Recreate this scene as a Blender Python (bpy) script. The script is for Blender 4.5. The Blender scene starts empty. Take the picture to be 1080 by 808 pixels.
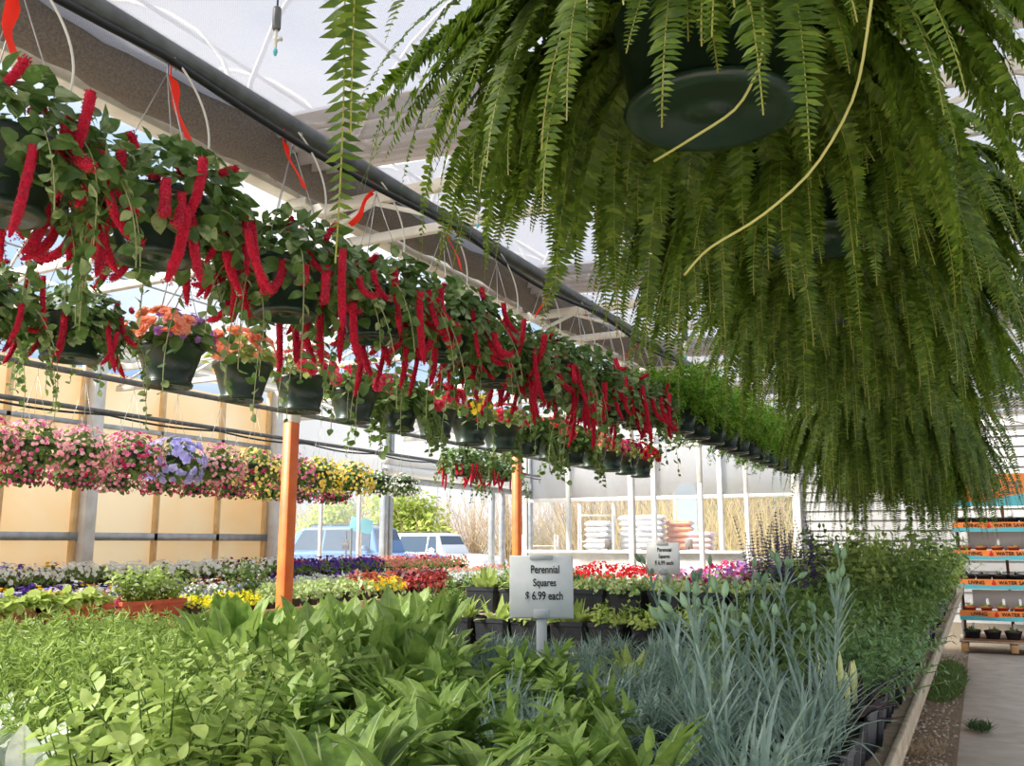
import bpy, bmesh, math, random
import numpy as np
from mathutils import Vector, Matrix
rng = np.random.default_rng(11); random.seed(11)
PI = math.pi
C = bpy.context.scene.collection
# ------------------------------------------------------------------ camera
F_PX, IW, IH, EYE = 950.0, 1080, 808, 1.55
YAW, PITCH = math.radians(27.162), math.radians(10.0286)
FWD = np.array([-math.sin(YAW)*math.cos(PITCH), math.cos(YAW)*math.cos(PITCH), math.sin(PITCH)])
RGT = np.array([math.cos(YAW), math.sin(YAW), 0.0])
UPV = np.cross(RGT, FWD)
def proj(p):
    q = np.asarray(p, float) - np.array([0, 0, EYE]); d = q @ FWD
    return IW/2 + F_PX*(q @ RGT)/d, IH/2 - F_PX*(q @ UPV)/d
def ray(px, py): return FWD + RGT*(px-IW/2)/F_PX - UPV*(py-IH/2)/F_PX
def on_x(px, py, X): d = ray(px, py); return d*(X/d[0]) + np.array([0, 0, EYE])
def on_y(px, py, Y): d = ray(px, py); return d*(Y/d[1]) + np.array([0, 0, EYE])
def on_z(px, py, Z): d = ray(px, py); return d*((Z-EYE)/d[2]) + np.array([0, 0, EYE])
cam_d = bpy.data.cameras.new('camera'); cam = bpy.data.objects.new('camera', cam_d); C.objects.link(cam)
cam_d.sensor_fit = 'HORIZONTAL'; cam_d.sensor_width = 36; cam_d.lens = 36*F_PX/IW; cam_d.clip_end = 400; cam_d.clip_start = .02
cam.matrix_world = Matrix([[RGT[0], UPV[0], -FWD[0], 0], [RGT[1], UPV[1], -FWD[1], 0], [RGT[2], UPV[2], -FWD[2], EYE], [0, 0, 0, 1]])
bpy.context.scene.camera = cam
# ------------------------------------------------------------------ materials
def lin(c):
    return tuple((v/12.92 if v <= .04045 else ((v+.055)/1.055)**2.4) for v in (x/255 for x in c)) + (1,)
def newmat(name):
    m = bpy.data.materials.new(name); m.use_nodes = True; nt = m.node_tree; nt.nodes.clear()
    return m, nt, nt.nodes, nt.links
def ramp(nd, stops):
    r = nd.new('ShaderNodeValToRGB'); e = r.color_ramp.elements
    while len(e) < len(stops): e.new(.5)
    for k, (p, c) in enumerate(stops): e[k].position = p; e[k].color = lin(c)
    return r
def leafmat(name, cols, trans=.35, rough=.45, var='island', spec=.35, tcol=None):
    m, nt, nd, lk = newmat(name)
    out = nd.new('ShaderNodeOutputMaterial'); mix = nd.new('ShaderNodeMixShader'); p = nd.new('ShaderNodeBsdfPrincipled'); t = nd.new('ShaderNodeBsdfTranslucent')
    r = ramp(nd, [(k/max(1, len(cols)-1), c) for k, c in enumerate(cols)])
    g = nd.new('ShaderNodeNewGeometry'); tc = nd.new('ShaderNodeTexCoord'); nz = nd.new('ShaderNodeTexNoise'); nz.inputs['Scale'].default_value = 38; nz.inputs['Detail'].default_value = 4; lk.new(tc.outputs['Object'], nz.inputs['Vector'])
    mr = nd.new('ShaderNodeMapRange'); mr.inputs['From Min'].default_value = .3; mr.inputs['From Max'].default_value = .7; mr.inputs['To Min'].default_value = -.28; mr.inputs['To Max'].default_value = .28; lk.new(nz.outputs['Fac'], mr.inputs['Value'])
    ad = nd.new('ShaderNodeMath'); ad.operation = 'ADD'; ad.use_clamp = True; lk.new(g.outputs['Random Per Island'], ad.inputs[0]); lk.new(mr.outputs[0], ad.inputs[1]); lk.new(ad.outputs[0], r.inputs['Fac'])
    bp = nd.new('ShaderNodeBump'); bp.inputs['Strength'].default_value = .25; bp.inputs['Distance'].default_value = .004; lk.new(nz.outputs['Fac'], bp.inputs['Height']); lk.new(bp.outputs[0], p.inputs['Normal'])
    lk.new(r.outputs[0], p.inputs['Base Color']); p.inputs['Roughness'].default_value = rough; p.inputs['Specular IOR Level'].default_value = spec
    hs = nd.new('ShaderNodeHueSaturation'); hs.inputs['Saturation'].default_value = 1.0; hs.inputs['Value'].default_value = 1.15
    lk.new(r.outputs[0], hs.inputs['Color']); lk.new(hs.outputs[0], t.inputs['Color'])
    mix.inputs[0].default_value = trans; lk.new(p.outputs[0], mix.inputs[1]); lk.new(t.outputs[0], mix.inputs[2]); lk.new(mix.outputs[0], out.inputs[0])
    return m
def pmat(name, col, rough=.5, metal=0, spec=.5, noise=None, bump=0, scale=20, coords='Object'):
    m, nt, nd, lk = newmat(name)
    out = nd.new('ShaderNodeOutputMaterial'); p = nd.new('ShaderNodeBsdfPrincipled'); lk.new(p.outputs[0], out.inputs[0])
    p.inputs['Base Color'].default_value = lin(col); p.inputs['Roughness'].default_value = rough; p.inputs['Metallic'].default_value = metal; p.inputs['Specular IOR Level'].default_value = spec
    if noise or bump:
        tc = nd.new('ShaderNodeTexCoord'); n = nd.new('ShaderNodeTexNoise'); n.inputs['Scale'].default_value = scale; n.inputs['Detail'].default_value = 6
        lk.new(tc.outputs[coords], n.inputs['Vector'])
        if noise:
            r = ramp(nd, [(.3, col), (.7, noise)]); lk.new(n.outputs['Fac'], r.inputs['Fac']); lk.new(r.outputs[0], p.inputs['Base Color'])
        if bump:
            b = nd.new('ShaderNodeBump'); b.inputs['Strength'].default_value = bump; b.inputs['Distance'].default_value = .02; lk.new(n.outputs['Fac'], b.inputs['Height']); lk.new(b.outputs[0], p.inputs['Normal'])
    return m
def filmmat(name, col, clear, trans=.6, noise=0, scale=3, weave=False):
    """plastic film / shade cloth / glazing: part see-through, part translucent, part diffuse"""
    m, nt, nd, lk = newmat(name)
    out = nd.new('ShaderNodeOutputMaterial'); mx = nd.new('ShaderNodeMixShader'); mx2 = nd.new('ShaderNodeMixShader')
    tr = nd.new('ShaderNodeBsdfTransparent'); tl = nd.new('ShaderNodeBsdfTranslucent'); df = nd.new('ShaderNodeBsdfDiffuse')
    tl.inputs[0].default_value = lin(col); df.inputs[0].default_value = lin(col)
    mx2.inputs[0].default_value = trans; lk.new(df.outputs[0], mx2.inputs[1]); lk.new(tl.outputs[0], mx2.inputs[2])
    mx.inputs[0].default_value = 1-clear; lk.new(tr.outputs[0], mx.inputs[1]); lk.new(mx2.outputs[0], mx.inputs[2]); lk.new(mx.outputs[0], out.inputs[0])
    tc = nd.new('ShaderNodeTexCoord')
    if noise:
        n = nd.new('ShaderNodeTexNoise'); n.inputs['Scale'].default_value = scale; n.inputs['Detail'].default_value = 4; lk.new(tc.outputs['Object'], n.inputs['Vector']); r = ramp(nd, [(.4, col), (.75, noise)]); lk.new(n.outputs['Fac'], r.inputs['Fac']); lk.new(r.outputs[0], tl.inputs[0]); lk.new(r.outputs[0], df.inputs[0])
    if weave:
        w = nd.new('ShaderNodeTexWave'); w.inputs['Scale'].default_value = 48; w.inputs['Distortion'].default_value = 5; w.inputs['Detail'].default_value = 3; w.inputs['Detail Scale'].default_value = 4; w.bands_direction = 'DIAGONAL'
        n = nd.new('ShaderNodeTexNoise'); n.inputs['Scale'].default_value = 55; n.inputs['Detail'].default_value = 2
        lk.new(tc.outputs['Object'], w.inputs['Vector']); lk.new(tc.outputs['Object'], n.inputs['Vector'])
        a = nd.new('ShaderNodeMath'); a.operation = 'ADD'; lk.new(w.outputs['Fac'], a.inputs[0]); lk.new(n.outputs['Fac'], a.inputs[1])
        mr = nd.new('ShaderNodeMapRange'); mr.inputs['From Min'].default_value = .3; mr.inputs['From Max'].default_value = 1.6
        mr.inputs['To Min'].default_value = 1-clear-.13; mr.inputs['To Max'].default_value = 1-clear+.13
        lk.new(a.outputs[0], mr.inputs['Value']); lk.new(mr.outputs[0], mx.inputs[0])
    return m
M = {}
M['galv'] = pmat('galvanised_steel', (176, 180, 182), .38, .75, noise=(150, 154, 156), scale=8)
M['white_steel'] = pmat('white_painted_steel', (226, 224, 216), .5, .1, noise=(205, 200, 190), scale=6)
M['pipe'] = pmat('grey_pipe', (112, 114, 112), .45, .3, noise=(84, 86, 84), scale=15)
M['black'] = pmat('black_rubber', (26, 27, 28), .5)
M['hose_white'] = pmat('pale_tube', (216, 212, 198), .4)
M['wire'] = pmat('wire', (170, 170, 166), .4, .5)
M['orange_paint'] = pmat('orange_paint', (236, 122, 50), .5, noise=(218, 98, 40), scale=9)
M['tag_orange'] = leafmat('orange_tag', [(250, 70, 30), (240, 60, 26)], .4, .5)
M['pot_green'] = pmat('dark_green_plastic', (40, 58, 46), .32, noise=(30, 46, 36), scale=12)
M['pot_black'] = pmat('black_plastic', (44, 46, 52), .45, noise=(34, 35, 40), scale=18)
M['soil'] = pmat('potting_soil', (54, 40, 30), .95, bump=.8, scale=60)
M['wood'] = pmat('weathered_wood', (196, 178, 152), .75, noise=(160, 142, 118), bump=.3, scale=14)
M['wood_warm'] = pmat('warm_wood', (222, 176, 122), .7, noise=(196, 146, 92), bump=.2, scale=10)
M['terracotta'] = pmat('terracotta', (196, 98, 62), .7, noise=(176, 82, 52), scale=10)
M['brown_plastic'] = pmat('brown_plastic', (150, 100, 66), .6)
M['white_plastic'] = pmat('white_plastic', (236, 236, 232), .4)
M['ink'] = pmat('black_ink', (22, 22, 24), .6)
M['red'] = pmat('red_print', (214, 40, 34), .5)
M['teal'] = pmat('teal_card', (96, 186, 196), .6)
M['orange_card'] = pmat('orange_card', (246, 140, 62), .6)
M['grey_label'] = pmat('grey_label_plate', (120, 112, 106), .6)
# ------------------------------------------------------------------ geometry
class Geo:
    def __init__(s): s.V = []; s.F = []; s.n = 0
    def add(s, V, F, m=0):
        V = np.asarray(V, float).reshape(-1, 3)
        for f in (F if isinstance(F, list) else [F]):
            f = np.asarray(f, int)
            if f.size: s.F.append((f + s.n, m))
        s.V.append(V); s.n += len(V); return s
    def addl(s, V, faces, m=0):
        by = {}
        for f in faces: by.setdefault(len(f), []).append(f)
        return s.add(V, [np.array(v) for v in by.values()], m)
    def mesh(s, name, mats, smooth=True):
        me = bpy.data.meshes.new(name); V = np.concatenate(s.V)
        lv = np.concatenate([f.ravel() for f, _ in s.F]); ln = np.concatenate([np.full(len(f), f.shape[1]) for f, _ in s.F]); mi = np.concatenate([np.full(len(f), m) for f, m in s.F])
        me.vertices.add(len(V)); me.vertices.foreach_set('co', V.astype(np.float32).ravel())
        me.loops.add(len(lv)); me.loops.foreach_set('vertex_index', lv.astype(np.int32))
        me.polygons.add(len(ln)); st = np.concatenate([[0], np.cumsum(ln)[:-1]])
        me.polygons.foreach_set('loop_start', st.astype(np.int32)); me.polygons.foreach_set('material_index', mi.astype(np.int32))
        me.polygons.foreach_set('use_smooth', np.full(len(ln), smooth))
        for m in (mats if isinstance(mats, (list, tuple)) else [mats]): me.materials.append(M[m] if isinstance(m, str) else m)
        me.update(calc_edges=True); return me
def link(name, me, parent=None, loc=(0, 0, 0), rot=(0, 0, 0), sc=None):
    o = bpy.data.objects.new(name, me); C.objects.link(o); o.location = loc; o.rotation_euler = rot
    if sc is not None: o.scale = (sc, sc, sc) if np.isscalar(sc) else sc
    o.parent = parent; return o
def tag(o, label=None, cat=None, group=None, kind=None):
    for k, v in (('label', label), ('category', cat), ('group', group), ('kind', kind)):
        if v: o[k] = v
    return o
def thing(name, label, cat, loc=(0, 0, 0), rz=0, group=None):
    return tag(link(name, None, None, loc, (0, 0, rz)), label, cat, group)
def struct(name, me, loc=(0, 0, 0)): return tag(link(name, me, None, loc), kind='structure')
SER = {}
def series(key, o, template, cat=None, group=None):
    """collect look-alikes of one patch; the label gets its place in the patch from left to right"""
    SER.setdefault(key, []).append((o, template)); tag(o, None, cat, group)
ORD = 'zeroth first second third fourth fifth sixth seventh eighth ninth tenth eleventh twelfth'.split()
def ordw(k):
    if k < len(ORD): return ORD[k]
    return str(k) + ('th' if 10 <= k % 100 <= 20 else {1: 'st', 2: 'nd', 3: 'rd'}.get(k % 10, 'th'))
def finish_series():
    for key, L in SER.items():
        L.sort(key=lambda a: proj(a[0].location)[0])
        for k, (o, t) in enumerate(L):
            n = len(L)
            w = 'leftmost' if k == 0 and n > 1 else ('rightmost' if k == n-1 and n > 1 else ('only' if n == 1 else ordw(k+1) + ' from left'))
            o['label'] = t.replace('{o}', w)
def box(c, s, ch=.004):
    bm = bmesh.new(); bmesh.ops.create_cube(bm, size=1); bmesh.ops.scale(bm, vec=s, verts=bm.verts)
    if ch: bmesh.ops.bevel(bm, geom=bm.edges[:], offset=min(ch, min(s)*.3), segments=1, affect='EDGES')
    bmesh.ops.translate(bm, vec=c, verts=bm.verts); bm.verts.index_update()
    V = [v.co[:] for v in bm.verts]; Fc = [[v.index for v in f.verts] for f in bm.faces]; bm.free(); return V, Fc
def add_box(g, c, s, m=0, ch=.004, R=None):
    V, Fc = box((0, 0, 0), s, ch); V = np.array(V)
    if R is not None: V = V @ np.array(R).T
    g.addl(V + np.array(c), Fc, m); return g
def rotz(a): return np.array([[math.cos(a), -math.sin(a), 0], [math.sin(a), math.cos(a), 0], [0, 0, 1]])
def add_bar(g, a, b, w, h=None, m=0, ch=.003):
    a = np.array(a, float); b = np.array(b, float); d = b-a; L = np.linalg.norm(d); d /= L
    u = np.array([0, 0, 1.]) if abs(d[2]) < .95 else np.array([0, 1., 0])
    s = np.cross(d, u); s /= np.linalg.norm(s); n = np.cross(s, d)
    return add_box(g, (a+b)/2, (w, L, h or w), m, ch, np.stack([s, d, n], 1))
def add_tube(g, P, r, seg=8, m=0, cap=True):
    P = np.asarray(P, float); n = len(P); r = np.broadcast_to(np.asarray(r, float), (n,))
    T = np.gradient(P, axis=0); T /= np.linalg.norm(T, axis=1)[:, None]+1e-12
    u = np.cross(T[0], [0, 0, 1.]);
    if np.linalg.norm(u) < 1e-3: u = np.cross(T[0], [1., 0, 0])
    u /= np.linalg.norm(u); V = []
    for k in range(n):
        u = u - T[k]*(u @ T[k]); u /= np.linalg.norm(u); v = np.cross(T[k], u)
        a = np.arange(seg)*2*PI/seg; V.append(P[k] + r[k]*(np.cos(a)[:, None]*u + np.sin(a)[:, None]*v))
    i = np.arange(n-1)[:, None]*seg; j = np.arange(seg)[None]; k = (j+1) % seg
    q = np.stack([i+j, i+k, i+seg+k, i+seg+j], -1).reshape(-1, 4); fs = [q]
    if cap: fs += [np.arange(seg)[None, ::-1], (np.arange(seg)+(n-1)*seg)[None]]
    g.add(np.concatenate(V), fs, m); return g
def add_lathe(g, prof, seg=28, m=0, c=(0, 0, 0)):
    a = np.arange(seg)*2*PI/seg; V = np.concatenate([np.stack([r*np.cos(a), r*np.sin(a), np.full(seg, z)], 1) for r, z in prof]) + np.array(c)
    n = len(prof); i = np.arange(n-1)[:, None]*seg; j = np.arange(seg)[None]; k = (j+1) % seg
    g.add(V, np.stack([i+j, i+k, i+seg+k, i+seg+j], -1).reshape(-1, 4), m); return g
# foliage
def frame(d, nrm):
    d = d/(np.linalg.norm(d, axis=-1, keepdims=True)+1e-9); s = np.cross(d, nrm); s /= np.linalg.norm(s, axis=-1, keepdims=True)+1e-9
    n = np.cross(s, d); return np.stack([s, d, n], -1)          # columns: side, length, normal
def leaf_t(w=.45, n=4, fold=.12, curl=.15, prof=None, cols=3):
    """template leaf of length 1 along +Y"""
    prof = prof or (lambda t: np.sin(PI*t**.8)**.8)
    t = np.linspace(0, 1, n+1); V = [(0, 0, 0)]; Fc = []
    for k in range(1, n):
        x = w/2*prof(t[k]); z = -curl*t[k]**2
        V += [(-x, t[k], z+fold*x), (0, t[k], z), (x, t[k], z+fold*x)]
    V.append((0, 1, -curl)); e = len(V)-1
    tri = [(0, 2, 1), (0, 3, 2), (e, e-3, e-2), (e, e-2, e-1)]
    quad = [(b, b+1, b+4, b+3) for k in range(n-2) for b in (1+3*k, 2+3*k)]
    return np.array(V, float), np.array(tri), np.array(quad).reshape(-1, 4)
def pinna_t(w=.28):
    V = np.array([(-w*.35, 0, 0), (w*.35, 0, 0), (w*.5, .5, .03), (-w*.5, .45, .03), (0.1*w, 1, -.12)]); return V, np.array([(3, 2, 4)]), np.array([(0, 1, 2, 3)])
def inst(g, T, R, S, P, m=0):
    V, tri, quad = T; N = len(P); S = np.broadcast_to(np.asarray(S, float).reshape(-1, 1, 1) if np.ndim(S) < 2 else np.asarray(S)[:, None, :], (N, 1, 1) if np.ndim(S) < 2 else (N, 1, 3))
    W = np.einsum('nij,nkj->nki', R, V[None]*S) + P[:, None, :]; off = (np.arange(N)*len(V))[:, None, None]
    fs = [(tri[None]+off).reshape(-1, 3)] if len(tri) else []
    if len(quad): fs.append((quad[None]+off).reshape(-1, 4))
    g.add(W.reshape(-1, 3), fs, m)
def curves(base, az, e0, e1, L, n, pw=1.0, wob=0):
    base = np.asarray(base, float); N = len(az); t = (np.arange(n)+.5)/n
    el = e0[:, None] + (e1-e0)[:, None]*t[None]**pw; A = az[:, None] + (wob*rng.normal(size=(N, 1))*t[None] if wob else np.zeros((N, n)))
    D = np.stack([np.cos(el)*np.cos(A), np.cos(el)*np.sin(A), np.sin(el)], -1)
    P = np.concatenate([base[:, None], base[:, None] + np.cumsum(D*(L/n)[:, None, None], 1)], 1)
    T = np.concatenate([D, D[:, -1:]], 1); S = np.stack([-np.sin(az), np.cos(az), 0*az], -1); return P, T, S
def blades(g, base, az, e0, e1, L, W, n=6, prof=None, fold=.2, pw=1.0, wob=0, m=0, wave=0, rib=None):
    prof = prof or (lambda t: np.sin(PI*np.clip(t, 0, 1)**.7)*.95+.05)
    P, T, S = curves(base, az, e0, e1, L, n, pw, wob); N = len(az); t = np.linspace(0, 1, n+1); w = W[:, None]/2*prof(t)[None]
    Nn = np.cross(S[:, None], T); Nn *= -1; S3 = np.broadcast_to(S[:, None], P.shape)
    Lf = P - S3*w[..., None] + Nn*(fold*w)[..., None]; Rt = P + S3*w[..., None] + Nn*(fold*w)[..., None]
    if wave:
        Lf += Nn*(wave*w*np.sin(np.arange(n+1)*2.3)[None])[..., None]; Rt -= Nn*(wave*w*np.sin(np.arange(n+1)*2.3+1)[None])[..., None]
    V = np.stack([Lf, P, Rt], 2).reshape(-1, 3); o = (np.arange(N)*(n+1)*3)[:, None, None]; k = (np.arange(n)*3)[None, :, None]
    q = np.concatenate([o+k+np.array([0, 1, 4, 3]), o+k+np.array([1, 2, 5, 4])], 1).reshape(-1, 4); g.add(V, q, m)
    if rib is not None:
        rw = (w*.07+.0006)[..., None]; V = np.stack([P - S3*rw + Nn*.0012, P + S3*rw + Nn*.0012], 2).reshape(-1, 3); o = (np.arange(N)*(n+1)*2)[:, None, None]; k = (np.arange(n)*2)[None, :, None]; g.add(V, (o+k+np.array([0, 1, 3, 2])).reshape(-1, 4), rib)
    return P, T, S
def U(a, b, n): return rng.uniform(a, b, n)
def flower_t(npet=5, w=.62, cup=.25, layers=1, twist=.5):
    Vs, Ts, Qs, n = [], [], [], 0
    for l in range(layers):
        sc = 1 - .2*l; up = cup + .28*l
        for k in range(npet):
            a = 2*PI*k/npet + twist*l; V, t, q = leaf_t(w, 3, .1, .1, lambda s: np.sin(PI*s**1.35)**.6)
            V = V*sc; ca, sa = math.cos(up), math.sin(up)
            V = np.stack([V[:, 0], V[:, 1]*ca - V[:, 2]*sa, V[:, 1]*sa + V[:, 2]*ca + .02*l], 1) @ rotz(a).T
            Vs.append(V); Ts.append(t+n); Qs.append(q+n); n += len(V)
    return np.concatenate(Vs), np.concatenate(Ts), np.concatenate(Qs)
FL_SIMPLE = flower_t(5, .9, .2); FL_DOUBLE = flower_t(7, 1.0, .3, 4); FL_DAISY = flower_t(9, .4, .1)
LEAF = leaf_t(.7, 3, .1, .2); LEAF_N = leaf_t(.42, 3, .12, .25); LEAF4 = leaf_t(.6, 4, .12, .25)
def rand_dirs(n, zmin=-.2, zmax=1):
    z = U(zmin, zmax, n); a = U(0, 2*PI, n); r = np.sqrt(np.maximum(0, 1-z*z)); return np.stack([r*np.cos(a), r*np.sin(a), z], 1)
def dome_leaves(g, n, rad, T, size, c=(0, 0, 0), zmin=-.2, jit=.25, m=0, droop=.6):
    d = rand_dirs(n, zmin); rad = np.array(rad); P = d*rad*U(1-jit, 1, n)[:, None] + np.array(c)
    out = d*np.array([1, 1, .5]) + rng.normal(size=(n, 3))*.45 + np.array([0, 0, -droop])*U(.2, 1, n)[:, None]; nr = d + rng.normal(size=(n, 3))*.35 + np.array([0, 0, .6])
    inst(g, T, frame(out, nr), U(size*.65, size*1.2, n), P - out/np.linalg.norm(out, axis=1)[:, None]*size*.4, m)
def dome_flowers(g, n, rad, T, size, c=(0, 0, 0), zmin=0, m=0, sect=None):
    d = rand_dirs(n, zmin)
    if sect is not None:
        a = U(sect[0], sect[1], n); r = np.hypot(d[:, 0], d[:, 1]); d[:, 0] = r*np.cos(a); d[:, 1] = r*np.sin(a)
    P = d*np.array(rad)*U(.97, 1.1, n)[:, None] + np.array(c); nr = d + rng.normal(size=(n, 3))*.3 + np.array([0, 0, .15]); tv = rng.normal(size=(n, 3))
    size = size*.62; tv -= nr*(np.sum(tv*nr, 1)/np.sum(nr*nr, 1))[:, None]; inst(g, T, frame(tv, nr), U(size*.8, size*1.15, n), P, m)
SUN_E, SUN_AZ, SUN_EL, SKY_S, EXPO = 6.4, 228, 37, .6, .95
# ------------------------------------------------------------------ leaf and petal materials
M['fern'] = leafmat('boston_fern_green', [(64, 88, 22), (94, 120, 34), (78, 102, 27), (122, 144, 48)], .42, .5)
M['fern_stem'] = leafmat('fern_stem', [(150, 150, 70), (130, 120, 60)], .1)
M['runner'] = pmat('fern_runner', (166, 162, 92), .6)
M['asparagus'] = leafmat('asparagus_fern_green', [(78, 120, 34), (112, 156, 46), (150, 186, 60)], .4)
M['chen_leaf'] = leafmat('chenille_leaf', [(66, 94, 44), (104, 132, 66), (84, 114, 54), (164, 180, 124)], .35, .36)
M['chen_stem'] = pmat('vine_stem', (150, 150, 100), .6)
def fuzz(name, c1, c2):
    m = pmat(name, c1, .85, 0, .2, noise=c2, bump=1.0, scale=90); p = [n for n in m.node_tree.nodes if n.type == 'BSDF_PRINCIPLED'][0]
    p.inputs['Sheen Weight'].default_value = .5; p.inputs['Sheen Tint'].default_value = lin((255, 120, 140)); return m
M['catkin'] = fuzz('red_chenille', (212, 22, 56), (176, 10, 40))
for n, c, t in (('peach', [(250, 184, 148), (246, 164, 126), (252, 204, 172)], .4), ('coral', [(244, 112, 104), (236, 88, 92), (250, 140, 120)], .4), ('pinkrose', [(236, 80, 110), (224, 62, 92), (244, 120, 136)], .4),
                ('pink', [(232, 130, 168), (214, 90, 140), (240, 170, 190)], .4), ('lightpink', [(244, 186, 190), (238, 160, 172), (248, 210, 206)], .4), ('magenta', [(196, 40, 100), (168, 24, 84), (214, 70, 120)], .35),
                ('lavender', [(178, 172, 232), (200, 196, 240), (160, 150, 220)], .4), ('salvia', [(124, 104, 158), (104, 84, 140), (150, 130, 180)], .35), ('purple', [(90, 58, 150), (72, 44, 130), (120, 84, 178)], .35), ('yellow', [(250, 214, 40), (244, 196, 20), (252, 228, 90)], .35),
                ('paleyellow', [(246, 226, 130), (240, 212, 100), (250, 236, 170)], .4), ('white', [(246, 246, 240), (236, 238, 228), (250, 250, 248)], .4), ('red', [(222, 30, 44), (206, 20, 36), (236, 60, 70)], .35),
                ('darkred', [(130, 24, 34), (104, 18, 30), (156, 36, 40)], .3), ('salmon', [(244, 160, 140), (236, 136, 124), (248, 186, 168)], .4), ('lilac', [(180, 120, 190), (150, 90, 170), (206, 150, 206)], .35),
                ('jenny', [(236, 224, 30), (214, 210, 30), (244, 236, 70)], .35), ('centre', [(240, 190, 40), (120, 70, 30)], .2)):
    M['f_'+n] = leafmat('petal_'+n, c, t, .55, spec=.2)
for n, c in (('mid', [(84, 112, 52), (118, 144, 72), (100, 128, 62)]), ('light', [(146, 166, 84), (178, 194, 112), (162, 180, 98)]), ('lime', [(158, 180, 82), (190, 206, 112), (142, 164, 72)]), ('deep', [(56, 82, 42), (76, 104, 54), (94, 120, 64)]),
             ('broad', [(112, 144, 64), (152, 178, 92), (132, 160, 76), (92, 122, 56)]), ('rib', [(178, 196, 130), (190, 204, 144)]), ('broadlight', [(158, 184, 104), (138, 166, 84), (178, 200, 124)]), ('catmint', [(150, 174, 88), (178, 196, 114), (164, 186, 100), (126, 152, 72)]),
             ('blue', [(138, 164, 150), (162, 182, 172), (120, 146, 130), (146, 170, 142)]), ('feather', [(134, 160, 76), (164, 184, 98), (112, 140, 66)]), ('silver', [(206, 214, 200), (182, 194, 180), (222, 228, 216)]),
             ('varieg', [(226, 232, 186), (168, 194, 112), (206, 216, 156), (132, 166, 84)]), ('purpleleaf', [(84, 44, 60), (110, 58, 72), (66, 36, 52)]), ('coleus', [(150, 48, 58), (186, 84, 66), (112, 34, 52)]), ('rust', [(190, 100, 62), (206, 126, 84), (160, 74, 50)]),
             ('sage', [(112, 146, 92), (136, 168, 112), (96, 130, 80)]), ('darkplum', [(62, 48, 60), (82, 66, 78), (50, 38, 50)]), ('cream', [(226, 230, 170), (214, 220, 150)]), ('bud', [(156, 184, 150), (134, 166, 128)]),
             ('bush', [(150, 170, 70), (178, 192, 92), (196, 204, 110)]), ('straw', [(210, 194, 140), (196, 178, 122), (222, 208, 160)]), ('twig', [(186, 166, 136), (206, 186, 156), (164, 144, 116)]), ('tree', [(110, 140, 60), (140, 164, 80), (90, 124, 52)])):
    M['l_'+n] = leafmat('leaf_'+n, c, .35, .5)
# ------------------------------------------------------------------ pots
def basket_pot(r=.13, h=.165, rb=.088):
    g = Geo(); add_lathe(g, [(.001, .004), (rb*.18, .004), (rb*.2, .012), (rb*.42, .012), (rb*.45, .006), (rb*.8, .006), (rb*.84, 0), (rb*1.03, 0), (rb*1.08, .012), (rb*1.02, .02), (rb*.98, .024),
                         (r*.93, h*.86), (r*.97, h*.87), (r, h*.9), (r, h), (r*.95, h), (r*.92, h*.9), (.001, h*.88)], 32)
    return g.mesh('pot', 'pot_green')
def hanger(z1, r, h, hook=True):
    """three thin wires from the rim to a hook"""
    g = Geo(); top = z1-.06
    for k in range(3):
        a = 2*PI*k/3+.4; add_tube(g, [(r*math.cos(a), r*math.sin(a), h), (0, 0, top)], .0016, 5)
    t = np.linspace(-.3, PI*1.15, 12); P = [(0, 0, top-.01), (0, 0, top)] + [(.016*(math.cos(x)-1)*-1*.9, 0, top+.03+.018*math.sin(x)) for x in t]
    add_tube(g, P, .0022, 5); return g.mesh('hanger', 'wire')
POT_R, POT_H = .13, .165
me_pot = basket_pot(); me_pot_fern = basket_pot(.2, .25, .155)
def sqpot(w=.165, h=.14, taper=.8):
    g = Geo(); a, b = w/2, w/2*taper
    def ring(x, z, c=.16): return [(sx*x*(1-(c if i else 0)), sy*x*(1-(0 if i else c)), z) for sx, sy, o in ((1, 1, 0), (-1, 1, 1), (-1, -1, 0), (1, -1, 1)) for i in ((0, 1) if o == 0 else (1, 0))]
    R = [ring(b, 0), ring(a*.96, h*.84), ring(a, h*.85), ring(a, h), ring(a*.92, h), ring(a*.9, h*.9)]
    V = np.array([p for r_ in R for p in r_]); F = []
    for k in range(len(R)-1):
        for j in range(8): F.append((k*8+j, k*8+(j+1) % 8, k*8+8+(j+1) % 8, k*8+8+j))
    F.append(tuple(range(7, -1, -1))); g.addl(V, F); g.addl(np.array(R[-1]), [tuple(range(8))], 1); return g.mesh('pot', ['pot_black', 'soil'], False)
SQH = .14; me_sq = sqpot(); me_sq_small = sqpot(.13, .11, .82)
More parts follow.
